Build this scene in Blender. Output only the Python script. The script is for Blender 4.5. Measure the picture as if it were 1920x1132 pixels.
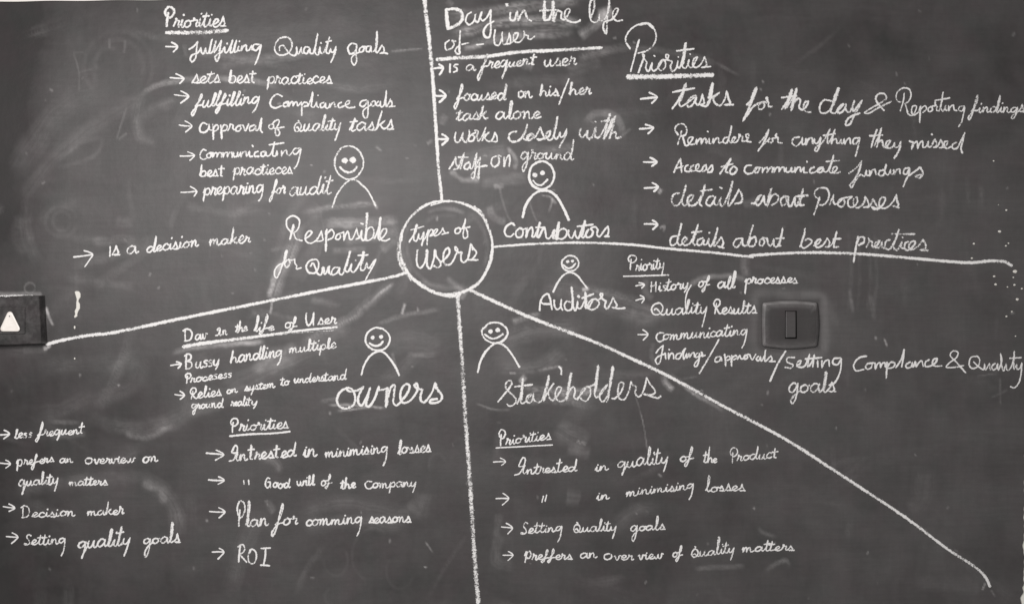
import bpy, math, random
import numpy as np
from mathutils import Vector

random.seed(7)
rng = np.random.default_rng(11)
scene = bpy.context.scene
for o in list(bpy.data.objects):
    bpy.data.objects.remove(o)
col = scene.collection

# ------------------------------------------------------------------ camera, world, lamps, exposure
D = 2.3                                   # metres from the blackboard; one photo pixel is 1 mm on the board
cam = bpy.data.cameras.new('camera'); cam.sensor_width = 36; cam.lens = 36 * D / 1.92
cam.clip_end = 50; cam.clip_start = 0.05
co = bpy.data.objects.new('camera', cam); col.objects.link(co)
co.location = (0, -D, 0); co.rotation_euler = (math.radians(90), 0, 0)
scene.camera = co
w = bpy.data.worlds.new('World'); scene.world = w; w.use_nodes = True
w.node_tree.nodes['Background'].inputs[0].default_value = (1.0, 0.98, 0.975, 1)
w.node_tree.nodes['Background'].inputs[1].default_value = 0.33

def area(name, loc, target, size, power, colour):
    l = bpy.data.lights.new(name, 'AREA'); l.shape = 'RECTANGLE'; l.size, l.size_y = size
    l.energy = power; l.color = colour
    o = bpy.data.objects.new(name, l); col.objects.link(o); o.location = loc
    o.rotation_euler = (Vector(target) - Vector(loc)).to_track_quat('-Z', 'Y').to_euler()
    return o
area('ceiling_lamp', (-0.52, -1.8, 0.42), (-0.12, 0, 0.0), (1.0, 0.6), 33.5, (1.0, 0.975, 0.965))
scene.view_settings.view_transform = 'Standard'
scene.view_settings.look = 'None'
scene.view_settings.exposure = 0.0
scene.view_settings.gamma = 1.0
scene.view_settings.use_curve_mapping = False

# ------------------------------------------------------------------ helpers
def X(px): return (px - 960) * 0.001
def Z(py): return (566 - py) * 0.001

def tag(o, label=None, cat=None, group=None, kind=None):
    if label: o['label'] = label
    if cat: o['category'] = cat
    if group: o['group'] = group
    if kind: o['kind'] = kind
    return o

def link(name, verts, faces, mat, parent=None, smooth=False, attrs=None):
    me = bpy.data.meshes.new(name)
    me.from_pydata([tuple(v) for v in verts], [], faces); me.update()
    if attrs:
        for k, a in attrs.items():
            at = me.attributes.new(k, 'FLOAT', 'POINT'); at.data.foreach_set('value', np.asarray(a, dtype=np.float32))
    if smooth: me.polygons.foreach_set('use_smooth', [True] * len(me.polygons))
    me.materials.append(mat)
    o = bpy.data.objects.new(name, me); col.objects.link(o)
    if parent: o.parent = parent
    return o

def empty(name, loc):
    o = bpy.data.objects.new(name, None); col.objects.link(o); o.location = loc
    o.empty_display_size = 0.02
    return o

# ------------------------------------------------------------------ materials
def new_mat(name):
    m = bpy.data.materials.new(name); m.use_nodes = True
    nt = m.node_tree; b = nt.nodes['Principled BSDF']
    return m, nt, b
def N(nt, t, **kw):
    n = nt.nodes.new(t)
    for k, v in kw.items(): setattr(n, k, v)
    return n
def math_(nt, op, a, b=None, c=None, clamp=False):
    n = nt.nodes.new('ShaderNodeMath'); n.operation = op; n.use_clamp = clamp
    for i, v in enumerate((a, b, c)):
        if v is None: continue
        if isinstance(v, (int, float)): n.inputs[i].default_value = v
        else: nt.links.new(v, n.inputs[i])
    return n.outputs[0]
def noise(nt, scale, detail=2, rough=0.5, vec=None, distort=0.0):
    n = nt.nodes.new('ShaderNodeTexNoise')
    n.inputs['Scale'].default_value = scale; n.inputs['Detail'].default_value = detail
    n.inputs['Roughness'].default_value = rough; n.inputs['Distortion'].default_value = distort
    if vec is not None: nt.links.new(vec, n.inputs['Vector'])
    return n
def ramp(nt, fac, lo, hi, a=(0, 0, 0, 1), b=(1, 1, 1, 1)):
    r = nt.nodes.new('ShaderNodeValToRGB'); nt.links.new(fac, r.inputs[0])
    r.color_ramp.elements[0].position = lo; r.color_ramp.elements[0].color = a
    r.color_ramp.elements[1].position = hi; r.color_ramp.elements[1].color = b
    return r.outputs[0]
def mix(nt, fac, a, b):
    m = nt.nodes.new('ShaderNodeMix'); m.data_type = 'RGBA'
    for sock, v in ((m.inputs[0], fac), (m.inputs[6], a), (m.inputs[7], b)):
        if isinstance(v, (int, float)): sock.default_value = v
        elif isinstance(v, tuple): sock.default_value = v
        else: nt.links.new(v, sock)
    return m.outputs[2]

def board_material(name, use_dust=True, base_dust=0.05):
    m, nt, b = new_mat(name)
    g = N(nt, 'ShaderNodeNewGeometry'); pos = g.outputs['Position']
    blot = noise(nt, 9, 4, 0.6, pos)                       # worn paint blotches
    hue = noise(nt, 14, 3, 0.6, pos)
    fine = noise(nt, 700, 2, 0.6, pos)
    paint = mix(nt, ramp(nt, hue.outputs[0], 0.38, 0.62), (0.0270, 0.0268, 0.0258, 1), (0.0345, 0.0280, 0.0290, 1))
    paint = mix(nt, ramp(nt, blot.outputs[0], 0.35, 0.7), paint, (0.0365, 0.0335, 0.0330, 1))
    if use_dust:
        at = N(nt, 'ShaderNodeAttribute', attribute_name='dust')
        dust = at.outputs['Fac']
    else:
        dn = noise(nt, 60, 5, 0.65, pos)
        dust = math_(nt, 'MULTIPLY', ramp(nt, dn.outputs[0], 0.4, 0.75), base_dust)
    mp = N(nt, 'ShaderNodeMapping'); mp.inputs['Rotation'].default_value = (0, math.radians(12), 0); mp.inputs['Scale'].default_value = (14, 14, 190)
    nt.links.new(pos, mp.inputs['Vector']); st = noise(nt, 1.0, 4, 0.65, mp.outputs[0])
    mp2 = N(nt, 'ShaderNodeMapping'); mp2.inputs['Rotation'].default_value = (0, math.radians(-4), 0); mp2.inputs['Scale'].default_value = (230, 20, 16)
    nt.links.new(pos, mp2.inputs['Vector']); st2 = noise(nt, 1.0, 3, 0.6, mp2.outputs[0])
    gr = math_(nt, 'MULTIPLY_ADD', fine.outputs[0], 0.9, 0.55)
    gr = math_(nt, 'MULTIPLY', gr, math_(nt, 'MULTIPLY_ADD', st.outputs[0], 0.5, 0.75))
    gr = math_(nt, 'MULTIPLY', gr, math_(nt, 'MULTIPLY_ADD', st2.outputs[0], 0.25, 0.875))
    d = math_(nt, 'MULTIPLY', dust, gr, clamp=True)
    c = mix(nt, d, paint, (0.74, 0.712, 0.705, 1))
    nt.links.new(c, b.inputs['Base Color'])
    b.inputs['Roughness'].default_value = 0.45
    b.inputs['Specular IOR Level'].default_value = 0.26
    bump = N(nt, 'ShaderNodeBump'); bump.inputs['Strength'].default_value = 0.25; bump.inputs['Distance'].default_value = 0.002
    h = noise(nt, 45, 6, 0.6, pos)
    nt.links.new(h.outputs[0], bump.inputs['Height']); nt.links.new(bump.outputs[0], b.inputs['Normal'])
    return m

def chalk_material(name, colour=(0.82, 0.805, 0.79, 1), gain=2.5, off=0.30, grain=5.0):
    m, nt, b = new_mat(name)
    g = N(nt, 'ShaderNodeNewGeometry'); pos = g.outputs['Position']
    at = N(nt, 'ShaderNodeAttribute', attribute_name='cov')
    n1 = noise(nt, 520, 3, 0.7, pos)
    n2 = noise(nt, 160, 2, 0.5, pos)
    s = math_(nt, 'MULTIPLY', math_(nt, 'SUBTRACT', n1.outputs[0], 0.5), grain)
    s2 = math_(nt, 'MULTIPLY_ADD', math_(nt, 'SUBTRACT', n2.outputs[0], 0.5), 2.2, s)
    c = math_(nt, 'MULTIPLY', math_(nt, 'SUBTRACT', at.outputs['Fac'], off), gain)
    a = math_(nt, 'ADD', s2, c, clamp=True)
    nt.links.new(a, b.inputs['Alpha'])
    nt.links.new(mix(nt, n1.outputs[0], (colour[0]*.9, colour[1]*.9, colour[2]*.9, 1), colour), b.inputs['Base Color'])
    b.inputs['Roughness'].default_value = 0.95; b.inputs['Specular IOR Level'].default_value = 0.1
    return m

M_board = board_material('blackboard_paint')
M_cover = board_material('black_painted_plastic', False, 0.07)
M_chalk = chalk_material('white_chalk')
M_dust = chalk_material('loose_chalk_dust', gain=.75, off=.12, grain=1.6)
m, nt, b = new_mat('white_wall_paint')
g = N(nt, 'ShaderNodeNewGeometry'); n = noise(nt, 6, 5, 0.6, g.outputs['Position'])
nt.links.new(mix(nt, n.outputs[0], (0.80, 0.78, 0.70, 1), (0.84, 0.83, 0.78, 1)), b.inputs['Base Color'])
b.inputs['Roughness'].default_value = 0.85
bp = N(nt, 'ShaderNodeBump'); bp.inputs['Strength'].default_value = 0.3; bp.inputs['Distance'].default_value = 0.003
n = noise(nt, 90, 5, 0.6, g.outputs['Position']); nt.links.new(n.outputs[0], bp.inputs['Height']); nt.links.new(bp.outputs[0], b.inputs['Normal'])
M_wall = m
m, nt, b = new_mat('white_plastic')
g = N(nt, 'ShaderNodeNewGeometry'); n = noise(nt, 120, 4, 0.6, g.outputs['Position'])
nt.links.new(mix(nt, ramp(nt, n.outputs[0], .35, .7), (0.88, 0.83, 0.78, 1), (0.80, 0.74, 0.68, 1)), b.inputs['Base Color'])
b.inputs['Roughness'].default_value = 0.35
M_white = m
m, nt, b = new_mat('cream_paint_drips')
b.inputs['Base Color'].default_value = (0.70, 0.675, 0.62, 1); b.inputs['Roughness'].default_value = 0.5
M_paint = m
m, nt, b = new_mat('dark_metal')
b.inputs['Base Color'].default_value = (0.2, 0.2, 0.2, 1); b.inputs['Roughness'].default_value = 0.4; b.inputs['Metallic'].default_value = 0.8
M_metal = m
m, nt, b = new_mat('dark_gap'); b.inputs['Base Color'].default_value = (0.012, 0.011, 0.010, 1); b.inputs['Roughness'].default_value = 0.8
M_black = m

# ------------------------------------------------------------------ dust map of the blackboard (chalk dust with shapes of its own, plus painted light and shade)
STEP = 2.2
gx = np.arange(-260, 1921, STEP); gx[-1] = 1919.0
gy = np.arange(-40, 1290, STEP)
PX, PY = np.meshgrid(gx, gy)

def vnoise(shape_px, seed):
    """smooth value noise sampled over the grid, cell size in photo pixels"""
    r = np.random.default_rng(seed); cx, cy = shape_px
    nx = int((gx[-1] - gx[0]) / cx) + 4; ny = int((gy[-1] - gy[0]) / cy) + 4
    t = r.random((ny, nx))
    u = (PX - gx[0]) / cx + 0.5; v = (PY - gy[0]) / cy + 0.5
    i = np.floor(u).astype(int); j = np.floor(v).astype(int)
    fu = u - i; fv = v - j; fu = fu*fu*(3-2*fu); fv = fv*fv*(3-2*fv)
    return (t[j, i]*(1-fu) + t[j, i+1]*fu)*(1-fv) + (t[j+1, i]*(1-fu) + t[j+1, i+1]*fu)*fv

def bilin(A, x, y):
    u = np.clip((x-gx[0])/STEP, 0, A.shape[1]-1.001); v = np.clip((y-gy[0])/STEP, 0, A.shape[0]-1.001); i = u.astype(int); j = v.astype(int); fu = u-i; fv = v-j
    return (A[j, i]*(1-fu)+A[j, i+1]*fu)*(1-fv)+(A[j+1, i]*(1-fu)+A[j+1, i+1]*fu)*fv
WX = PX + 60*(vnoise((170, 150), 31)-.5) + 24*(vnoise((60, 70), 32)-.5); WY = PY + 60*(vnoise((150, 170), 33)-.5) + 24*(vnoise((66, 60), 34)-.5)
def wnoise(cell, seed):
    return bilin(vnoise(cell, seed), WX, WY)
dust = 0.041 + 0.020*(vnoise((300, 220), 1)-.5) + 0.026*(wnoise((110, 80), 2)-.5) + 0.018*(wnoise((44, 38), 3)-.5) + 0.010*(wnoise((14, 60), 4)-.5) + 0.009*(wnoise((80, 12), 5)-.5) + .008*(vnoise((6, 6), 12)-.5)

grainmap = .5*vnoise((14, 10), 21)+.3*vnoise((6, 6), 22)+.2*vnoise((34, 20), 23)
FRX = (vnoise((22, 20), 51)-.5)*1.6+(vnoise((8, 8), 52)-.5); FRY = (vnoise((20, 24), 53)-.5)*1.6+(vnoise((8, 8), 54)-.5)
def gauss(cx, cy, rx, ry, amp, ang=0.0, p=2):
    c, s = math.cos(ang), math.sin(ang)
    u = ((PX-cx)*c + (PY-cy)*s)/rx; v = (-(PX-cx)*s + (PY-cy)*c)/ry
    return amp*np.exp(-(u*u+v*v)**(p/2))

def catmull(pts, step=2.0, closed=False):
    """centripetal-ish Catmull-Rom; a repeated point makes a corner"""
    P = [np.array(p, float) for p in pts]
    runs, cur = [], [P[0]]
    for p in P[1:]:
        if np.allclose(p, cur[-1]):
            runs.append(cur); cur = [p]
        else: cur.append(p)
    runs.append(cur)
    out = []
    for r in runs:
        if len(r) == 1: out.append(r[0]); continue
        q = [2*r[0]-r[1]] + r + [2*r[-1]-r[-2]]
        for i in range(1, len(q)-2):
            p0, p1, p2, p3 = q[i-1:i+3]
            L = np.linalg.norm(p2-p1); n = max(2, int(L/step)+1)
            d0 = max(np.linalg.norm(p1-p0), 1e-6)**.5; d1 = max(L, 1e-6)**.5; d2 = max(np.linalg.norm(p3-p2), 1e-6)**.5
            m1 = (p2-p1) + d1*((p1-p0)/d0 - (p2-p0)/(d0+d1)); m2 = (p2-p1) + d1*((p3-p2)/d2 - (p3-p1)/(d1+d2))
            for k in range(n):
                t = k/n; t2 = t*t; t3 = t2*t
                out.append((2*t3-3*t2+1)*p1 + (t3-2*t2+t)*m1 + (-2*t3+3*t2)*p2 + (t3-t2)*m2)
        out.append(r[-1])
    return out

def swipe(pts, width, amp, seed=0, streak=0.6, taper=0.15, edge=0.0):
    """an eraser or hand swipe along a path: streaks run along it"""
    global dust
    r = np.random.default_rng(seed+100)
    c = np.array(catmull(pts, 10)); a, b_ = c[:-1], c[1:]
    L = np.linalg.norm(b_-a, axis=1); cum = np.concatenate([[0], np.cumsum(L)]); T = cum[-1]
    x0, x1 = c[:, 0].min()-width, c[:, 0].max()+width; y0, y1 = c[:, 1].min()-width, c[:, 1].max()+width
    i0, i1 = np.searchsorted(gx, [x0, x1]); j0, j1 = np.searchsorted(gy, [y0, y1])
    if i1 <= i0 or j1 <= j0: return
    wq = min(2.6, width*.12); sx, sy = PX[j0:j1, i0:i1]+wq*FRX[j0:j1, i0:i1], PY[j0:j1, i0:i1]+wq*FRY[j0:j1, i0:i1]
    best = np.full(sx.shape, 1e9); off = np.zeros(sx.shape); al = np.zeros(sx.shape)
    for k in range(len(a)):
        if L[k] < 1e-6: continue
        d = (b_[k]-a[k])/L[k]; ux = sx-a[k][0]; uy = sy-a[k][1]
        t = np.clip(ux*d[0]+uy*d[1], 0, L[k]); qx = ux-t*d[0]; qy = uy-t*d[1]
        dd = qx*qx+qy*qy; mk = dd < best
        best[mk] = dd[mk]; off[mk] = (d[0]*uy-d[1]*ux)[mk]; al[mk] = (cum[k]+t)[mk]
    dist = np.sqrt(best); h = width/2
    prof = np.clip(1-(dist/h)**2, 0, 1)**(0.8 if width < 12 else 1.5)*(1 if width < 12 else 1.25)
    if edge: prof = prof*(1-edge) + edge*np.exp(-((off-h*.8)/(h*.12))**2)*(dist < h)
    tab = r.random(64); u = (off/width+0.5)*34 % 62; ii = np.clip(u.astype(int), 0, 62); f = u-ii
    st = tab[ii]*(1-f)+tab[ii+1]*f
    tb = r.random(200); v = al/26 % 198; jj = v.astype(int); f = v-jj; f = f*f*(3-2*f); ln = tb[jj]*(1-f)+tb[jj+1]*f
    e = np.clip(np.minimum(al, T-al)/(taper*T+1e-6), 0, 1); e = e*e*(3-2*e)
    if taper == 0: e = 1
    val = amp*prof*(1-streak+streak*st*1.4)*(0.55+0.9*ln)*e
    dust[j0:j1, i0:i1] += val*1.65*(.45+1.1*grainmap[j0:j1, i0:i1])

def ghost(pts, width=3, amp=0.035, seed=0): swipe(pts, width+2, amp, seed, 0.1, 0.05)
def arc(cx, cy, rx, ry, a0, a1, n=14): return [(cx+rx*math.cos(math.radians(a0+(a1-a0)*i/n)), cy+ry*math.sin(math.radians(a0+(a1-a0)*i/n))) for i in range(n+1)]

# broad dust haze, shaped to paint in a pool of light and darker edges
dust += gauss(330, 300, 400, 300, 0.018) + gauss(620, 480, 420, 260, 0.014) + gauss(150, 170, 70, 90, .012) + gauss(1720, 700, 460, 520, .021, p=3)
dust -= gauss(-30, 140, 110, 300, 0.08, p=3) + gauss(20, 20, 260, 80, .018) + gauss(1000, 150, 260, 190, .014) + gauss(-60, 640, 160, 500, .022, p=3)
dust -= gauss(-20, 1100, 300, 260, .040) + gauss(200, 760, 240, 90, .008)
# long swipes (top left)
swipe([(255, 186), (290, 163), (370, 148), (460, 150), (530, 165)], 14, .085, 1)
swipe([(300, 270), (262, 255), (262, 225), (300, 200), (345, 185)], 26, .030, 2)
swipe([(30, 390), (110, 290), (200, 225), (290, 170)], 44, .022, 3)
swipe([(20, 330), (120, 200), (200, 160)], 60, .018, 4)
swipe([(110, 300), (150, 270), (190, 262), (185, 285), (150, 305), (100, 315)], 12, .018, 5)
swipe([(350, 95), (470, 110), (640, 92)], 22, .05, 6); swipe([(345, 80), (350, 110)], 10, .05, 7, taper=.3)
swipe([(330, 60), (500, 70), (700, 40)], 60, .014, 8)
swipe([(400, 126), (480, 118), (560, 128)], 16, .025, 9)
# faded circular drawing
ghost(arc(222, 125, 64, 66, 130, 400), 8, .011, 10); ghost(arc(222, 130, 46, 56, 150, 400), 9, .010, 11)
ghost(arc(205, 118, 25, 28, 150, 300), 8, .010, 12); ghost([(137, 99), (158, 98)], 2, .04, 13); ghost([(137, 99), (147, 130), (149, 172)], 2, .035, 14)
ghost([(148, 136), (172, 130)], 2, .035, 15); ghost([(205, 72), (205, 92)], 4, .035, 16); ghost([(235, 75), (232, 100)], 4, .04, 17); ghost([(238, 250), (222, 262)], 3, .05, 18)
ghost([(238, 200), (218, 262)], 2, .04, 19)
ghost(arc(115, 415, 30, 28, 0, 360), 6, .011, 20); ghost(arc(116, 415, 17, 18, 0, 360), 6, .011, 21)
swipe([(40, 400), (32, 440), (48, 480)], 30, .016, 22); swipe([(60, 345), (48, 400), (60, 470), (80, 500)], 30, .016, 23)
swipe([(70, 420), (95, 395), (150, 380)], 26, .016, 24)
# middle left
for k, q in enumerate([[(100, 430), (150, 448), (210, 452)], [(170, 455), (230, 447), (260, 455)], [(215, 417), (250, 416)], [(130, 500), (240, 470), (300, 440)], [(170, 540), (260, 480), (290, 450)], [(120, 520), (260, 540)], [(500, 560), (520, 480), (545, 400), (590, 350)], [(340, 380), (420, 400), (500, 390)], [(440, 400), (470, 380), (520, 365)]]):
    swipe(q, 24, .020, 30+k)
swipe([(510, 565), (520, 528), (545, 470), (562, 420)], 34, .10, 40, .75); swipe([(548, 530), (585, 470), (590, 410), (575, 380)], 34, .05, 41, .3, edge=.5)
swipe([(503, 560), (515, 520), (530, 490)], 14, .16, 42); swipe([(507, 590), (512, 555)], 5, .25, 43); swipe([(505, 470), (540, 460)], 10, .04, 44)
swipe([(600, 420), (680, 418), (750, 412)], 24, .10, 45, .8); swipe([(640, 450), (700, 440), (752, 430)], 34, .055, 46, .8); swipe([(715, 470), (752, 440)], 24, .06, 47)
swipe([(560, 398), (640, 388), (715, 380)], 14, .06, 48, .8); swipe([(620, 470), (690, 468)], 14, .05, 49); swipe([(700, 378), (708, 392)], 6, .2, 50)
# lower left of the circle
swipe([(745, 522), (690, 570), (640, 605), (560, 640)], 22, .07, 51, .8); swipe([(660, 600), (560, 660), (470, 700)], 44, .035, 52); swipe([(740, 530), (715, 548), (690, 572)], 7, .14, 53)
swipe([(700, 610), (760, 590), (830, 580)], 12, .045, 54); swipe([(753, 590), (760, 568)], 6, .2, 55); swipe([(720, 655), (760, 640), (830, 650)], 50, .018, 56)
swipe([(580, 560), (640, 575)], 18, .04, 57); swipe([(470, 585), (500, 592)], 10, .05, 58); swipe([(480, 580), (560, 600)], 14, .03, 159)
swipe([(320, 662), (360, 652), (420, 646), (500, 640)], 14, .15, 59, .5, taper=.1)
swipe([(470, 700), (520, 660), (560, 650)], 26, .045, 60); swipe([(420, 730), (560, 660)], 70, .02, 61)
# left low
swipe([(60, 690), (150, 680), (265, 690), (240, 730), (120, 760)], 44, .015, 62); swipe([(150, 775), (230, 800), (310, 795), (360, 770), (420, 750)], 40, .022, 63)
swipe([(230, 812), (280, 820), (330, 790)], 18, .04, 64); swipe([(20, 920), (120, 905), (260, 893), (290, 900)], 40, .028, 65); swipe([(262, 896), (300, 915), (330, 960), (330, 1010)], 40, .030, 66)
swipe([(265, 900), (300, 920), (306, 945)], 20, .05, 67); swipe([(250, 820), (420, 740), (640, 640)], 60, .015, 68)
swipe([(80, 790), (160, 792)], 10, .05, 69, taper=.4); swipe([(90, 820), (165, 812)], 16, .05, 70)
# ground under owners
swipe([(612, 758), (680, 760), (725, 765)], 6, .14, 71); swipe([(630, 770), (700, 762)], 6, .12, 72); swipe([(600, 752), (640, 745)], 10, .07, 73)
swipe([(760, 665), (820, 666)], 14, .04, 74); swipe([(735, 660), (742, 690)], 8, .09, 75)
# circle inner rim
for k, (r_, a0, a1, am) in enumerate([(76, 60, 130, .05), (72, 80, 200, .03), (78, -60, 30, .03), (74, 240, 300, .06), (62, 230, 290, .03), (80, 140, 220, .04)]):
    swipe(arc(836, 465, r_, r_, a0, a1), 9, am, 80+k)
swipe([(835, 520), (860, 540), (878, 546)], 18, .06, 87); swipe([(862, 560), (872, 540)], 20, .14, 88)
# heading top centre
swipe([(830, 30), (900, 24), (1000, 10), (1100, 2)], 26, .09, 90, .85); swipe([(840, 66), (950, 42), (1040, 40), (1100, 45)], 28, .12, 91, .85)
swipe([(870, 88), (900, 80), (960, 66), (1080, 60)], 26, .09, 92, .85); swipe([(838, 0), (850, 10)], 16, .05, 93); swipe([(1085, 70), (1110, 50), (1140, 20)], 26, .09, 94)
swipe([(1120, 30), (1150, 22)], 30, .12, 95, .5); swipe([(870, 92), (905, 86)], 12, .14, 96); swipe([(1080, 110), (1150, 92), (1200, 88)], 22, .045, 97)
swipe([(1060, 135), (1130, 115)], 30, .03, 98); swipe([(975, 120), (1000, 128)], 22, .08, 99); swipe([(900, 160), (1100, 148)], 30, .025, 100)
# with / ground smudges
swipe(arc(1130, 245, 36, 34, 200, 380), 18, .09, 101, .4); dust += gauss(1135, 240, 38, 30, .05); swipe([(985, 275), (1040, 282), (1080, 270)], 26, .045, 102)
swipe([(842, 318), (862, 335), (900, 338)], 14, .14, 103); swipe([(850, 310), (900, 290), (955, 282)], 36, .05, 104); swipe([(950, 275), (968, 300), (964, 320)], 12, .1, 105); dust += gauss(930, 312, 45, 26, .05)
swipe([(900, 345), (990, 330)], 30, .04, 106); swipe([(925, 350), (945, 348)], 14, .08, 107); swipe([(935, 345), (950, 400), (985, 455)], 5, .07, 108); swipe([(990, 370), (1000, 400), (1010, 420)], 4, .05, 109)
swipe([(915, 385), (930, 410), (950, 415)], 18, .06, 110); swipe([(1012, 366), (1035, 371), (1028, 400)], 4, .13, 111); swipe([(1035, 372), (1042, 382)], 7, .12, 112); swipe([(800, 270), (812, 262)], 8, .1, 113); swipe([(838, 215), (828, 235)], 20, .06, 114)
swipe([(730, 97), (795, 91)], 4, .13, 115); swipe([(704, 275), (716, 284)], 5, .14, 116)
swipe([(1160, 260), (1185, 240)], 6, .05, 117); swipe([(1335, 115), (1360, 128), (1395, 146)], 8, .045, 118, .6, .5); swipe([(1180, 90), (1300, 105), (1350, 125)], 16, .03, 119)
# centre right
swipe([(1010, 535), (1110, 560), (1180, 585), (1240, 600)], 50, .035, 120, .85); swipe([(1100, 540), (1180, 560), (1260, 600)], 20, .04, 121, .85); swipe([(1090, 543), (1105, 541)], 9, .22, 122, .2)
swipe([(960, 605), (990, 594), (1015, 590)], 16, .10, 123, .7); swipe([(930, 640), (1000, 620), (1100, 612)], 44, .035, 124, .85); swipe([(900, 620), (915, 614)], 5, .12, 125)
dust += gauss(955, 670, 32, 26, .045, p=3); swipe([(930, 690), (1000, 690), (1060, 655)], 40, .03, 126); swipe([(955, 699), (968, 700)], 3, .4, 127); swipe([(1005, 695), (1050, 686)], 5, .12, 128)
swipe([(975, 728), (1100, 735), (1150, 730)], 20, .10, 129, .9); swipe([(980, 750), (1060, 748), (1120, 760)], 26, .06, 130, .9); swipe([(976, 706), (984, 716)], 18, .16, 131, .4)
swipe([(890, 755), (930, 768), (960, 768)], 5, .08, 132); swipe([(1190, 735), (1205, 790), (1215, 850)], 3, .09, 133); swipe([(1045, 686), (1055, 690)], 5, .15, 134)
swipe([(1245, 700), (1250, 720), (1265, 730)], 16, .11, 135); swipe([(1255, 700), (1300, 735), (1360, 770)], 12, .10, 136); swipe([(1270, 712), (1310, 705)], 4, .05, 137)
swipe([(1280, 540), (1320, 522), (1370, 518), (1410, 530)], 14, .09, 138, .3); swipe([(1212, 520), (1210, 545), (1225, 562)], 16, .07, 139, .3); swipe([(1225, 640), (1222, 670), (1235, 690)], 12, .035, 140)
dust += gauss(1090, 400, 260, 200, .006); swipe([(1395, 480), (1400, 520)], 22, .04, 141); swipe([(1390, 385), (1420, 378)], 22, .035, 142, .3)
swipe([(1236, 363), (1240, 353)], 9, .16, 143); swipe([(1236, 428), (1246, 424), (1244, 436)], 5, .15, 144); swipe([(1592, 540), (1600, 590)], 8, .04, 145); swipe([(1632, 550), (1640, 600)], 12, .03, 146); swipe([(1658, 634), (1663, 650)], 4, .22, 147)
for k, x_ in enumerate((1592, 1608, 1628, 1640)): swipe([(x_, 430), (x_+4, 520), (x_-2, 590)], 9, .016, 150+k)
# halo of dust round the light switch
hx = np.maximum(np.abs(PX-1481)-54, 0); hy = np.maximum(np.abs(PY-608)-45, 0); hd = np.sqrt(hx**2+hy**2)
hd = np.abs(hd+9*(vnoise((34, 30), 61)-.5)*(hd > 1)); halo = np.exp(-((hd-11)/8)**2)*(.35+.9*vnoise((26, 26), 6))*(0.35+.65*(PX > 1500)+.45*(PY < 570))
dust += .05*halo*(hd < 40) + .03*np.exp(-(hd/22)**2); dust -= .03*np.exp(-(hd/4)**2)  # last term paints a dark shadow line round the plate
# ledge of dust above the bell box
swipe([(-40, 550), (20, 551), (75, 552)], 10, .10, 160, .3, taper=0); ghost(arc(56, 540, 10, 10, 0, 360), 2, .06, 161); swipe([(86, 574), (92, 595), (100, 612)], 6, .3, 162, .2); swipe([(40, 655), (90, 655)], 20, .04, 163)
swipe([(80, 655), (95, 645)], 9, .35, 164, .9)
# lower middle
for k, q in enumerate([[(560, 960), (640, 940), (700, 950), (780, 965)], [(560, 990), (650, 975), (770, 990)], [(760, 940), (785, 960), (795, 920)]]): swipe(q, 40, .022, 170+k)
for k, (cx, cy, r_) in enumerate([(630, 1050, 28), (750, 1070, 32), (620, 1118, 14), (700, 1040, 50), (820, 870, 20)]): ghost(arc(cx, cy, r_*.8, r_, -40+k*50, 190+k*40), 5, .009, 175+k)
swipe([(470, 850), (520, 870), (520, 890)], 22, .04, 181); swipe([(500, 940), (515, 960)], 20, .05, 182); swipe([(797, 1014), (812, 1035)], 3, .14, 183); swipe([(940, 1000), (930, 1050), (965, 1060)], 28, .025, 184); swipe([(935, 960), (930, 1010)], 20, .022, 185)
swipe([(1040, 800), (1100, 835)], 60, .03, 186); swipe([(1080, 826), (1100, 832)], 8, .1, 187, .9); swipe([(1060, 840), (1110, 850)], 30, .03, 188); swipe([(1418, 985), (1435, 1000), (1460, 1008)], 10, .04, 189, .8, .4); swipe([(1430, 1075), (1450, 1058), (1475, 1050), (1480, 1070)], 14, .035, 190, .9, .4)
swipe([(1300, 1065), (1400, 1060)], 12, .04, 191); swipe([(1060, 930), (1090, 935)], 40, .03, 192)
swipe([(1830, 705), (1870, 700)], 3, .05, 193); swipe([(1875, 705), (1876, 760)], 4, .05, 194); swipe([(1858, 745), (1890, 730)], 4, .05, 195); swipe([(1715, 1090), (1850, 1100)], 40, .018, 196); swipe([(1848, 1092), (1842, 1106)], 4, .2, 197); swipe([(1858, 1105), (1866, 1118)], 4, .12, 198)
swipe([(1700, 955), (1725, 940), (1735, 880)], 60, .012, 199)
# anonymous faint hand and cloth marks
for k in range(120):
    cx, cy = rng.uniform(-200, 1900), rng.uniform(20, 1200); a = rng.normal(-0.2, .7); Lh = rng.uniform(25, 110); bnd = rng.uniform(-.5, .5)
    wgt = 1.0 if cx < 1250 else .55
    swipe([(cx-Lh*math.cos(a), cy-Lh*math.sin(a)), (cx+bnd*20, cy+bnd*30), (cx+Lh*math.cos(a), cy+Lh*math.sin(a))], rng.uniform(8, 46), rng.uniform(.006, .024)*wgt, 300+k, .75, .4)
dust -= gauss(760, -20, 700, 190, .020)  # painted shade: dims the board along the top centre
for k in range(110):
    cx, cy = rng.uniform(0, 1910), rng.uniform(10, 1125); a = rng.uniform(0, 6.3); Lh = rng.uniform(.8, 5)
    swipe([(cx, cy), (cx+Lh*math.cos(a), cy+Lh*math.sin(a))], rng.uniform(3.2, 5), rng.uniform(.03, .14), 600+k, .1, 0)
for k in range(26):
    cx, cy = rng.uniform(900, 1900), rng.uniform(0, 1000); Lh = rng.uniform(40, 120)
    swipe([(cx, cy), (cx+rng.uniform(-6, 6), cy+Lh)], rng.uniform(8, 24), rng.uniform(.006, .016), 900+k, .8, .4)
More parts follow.
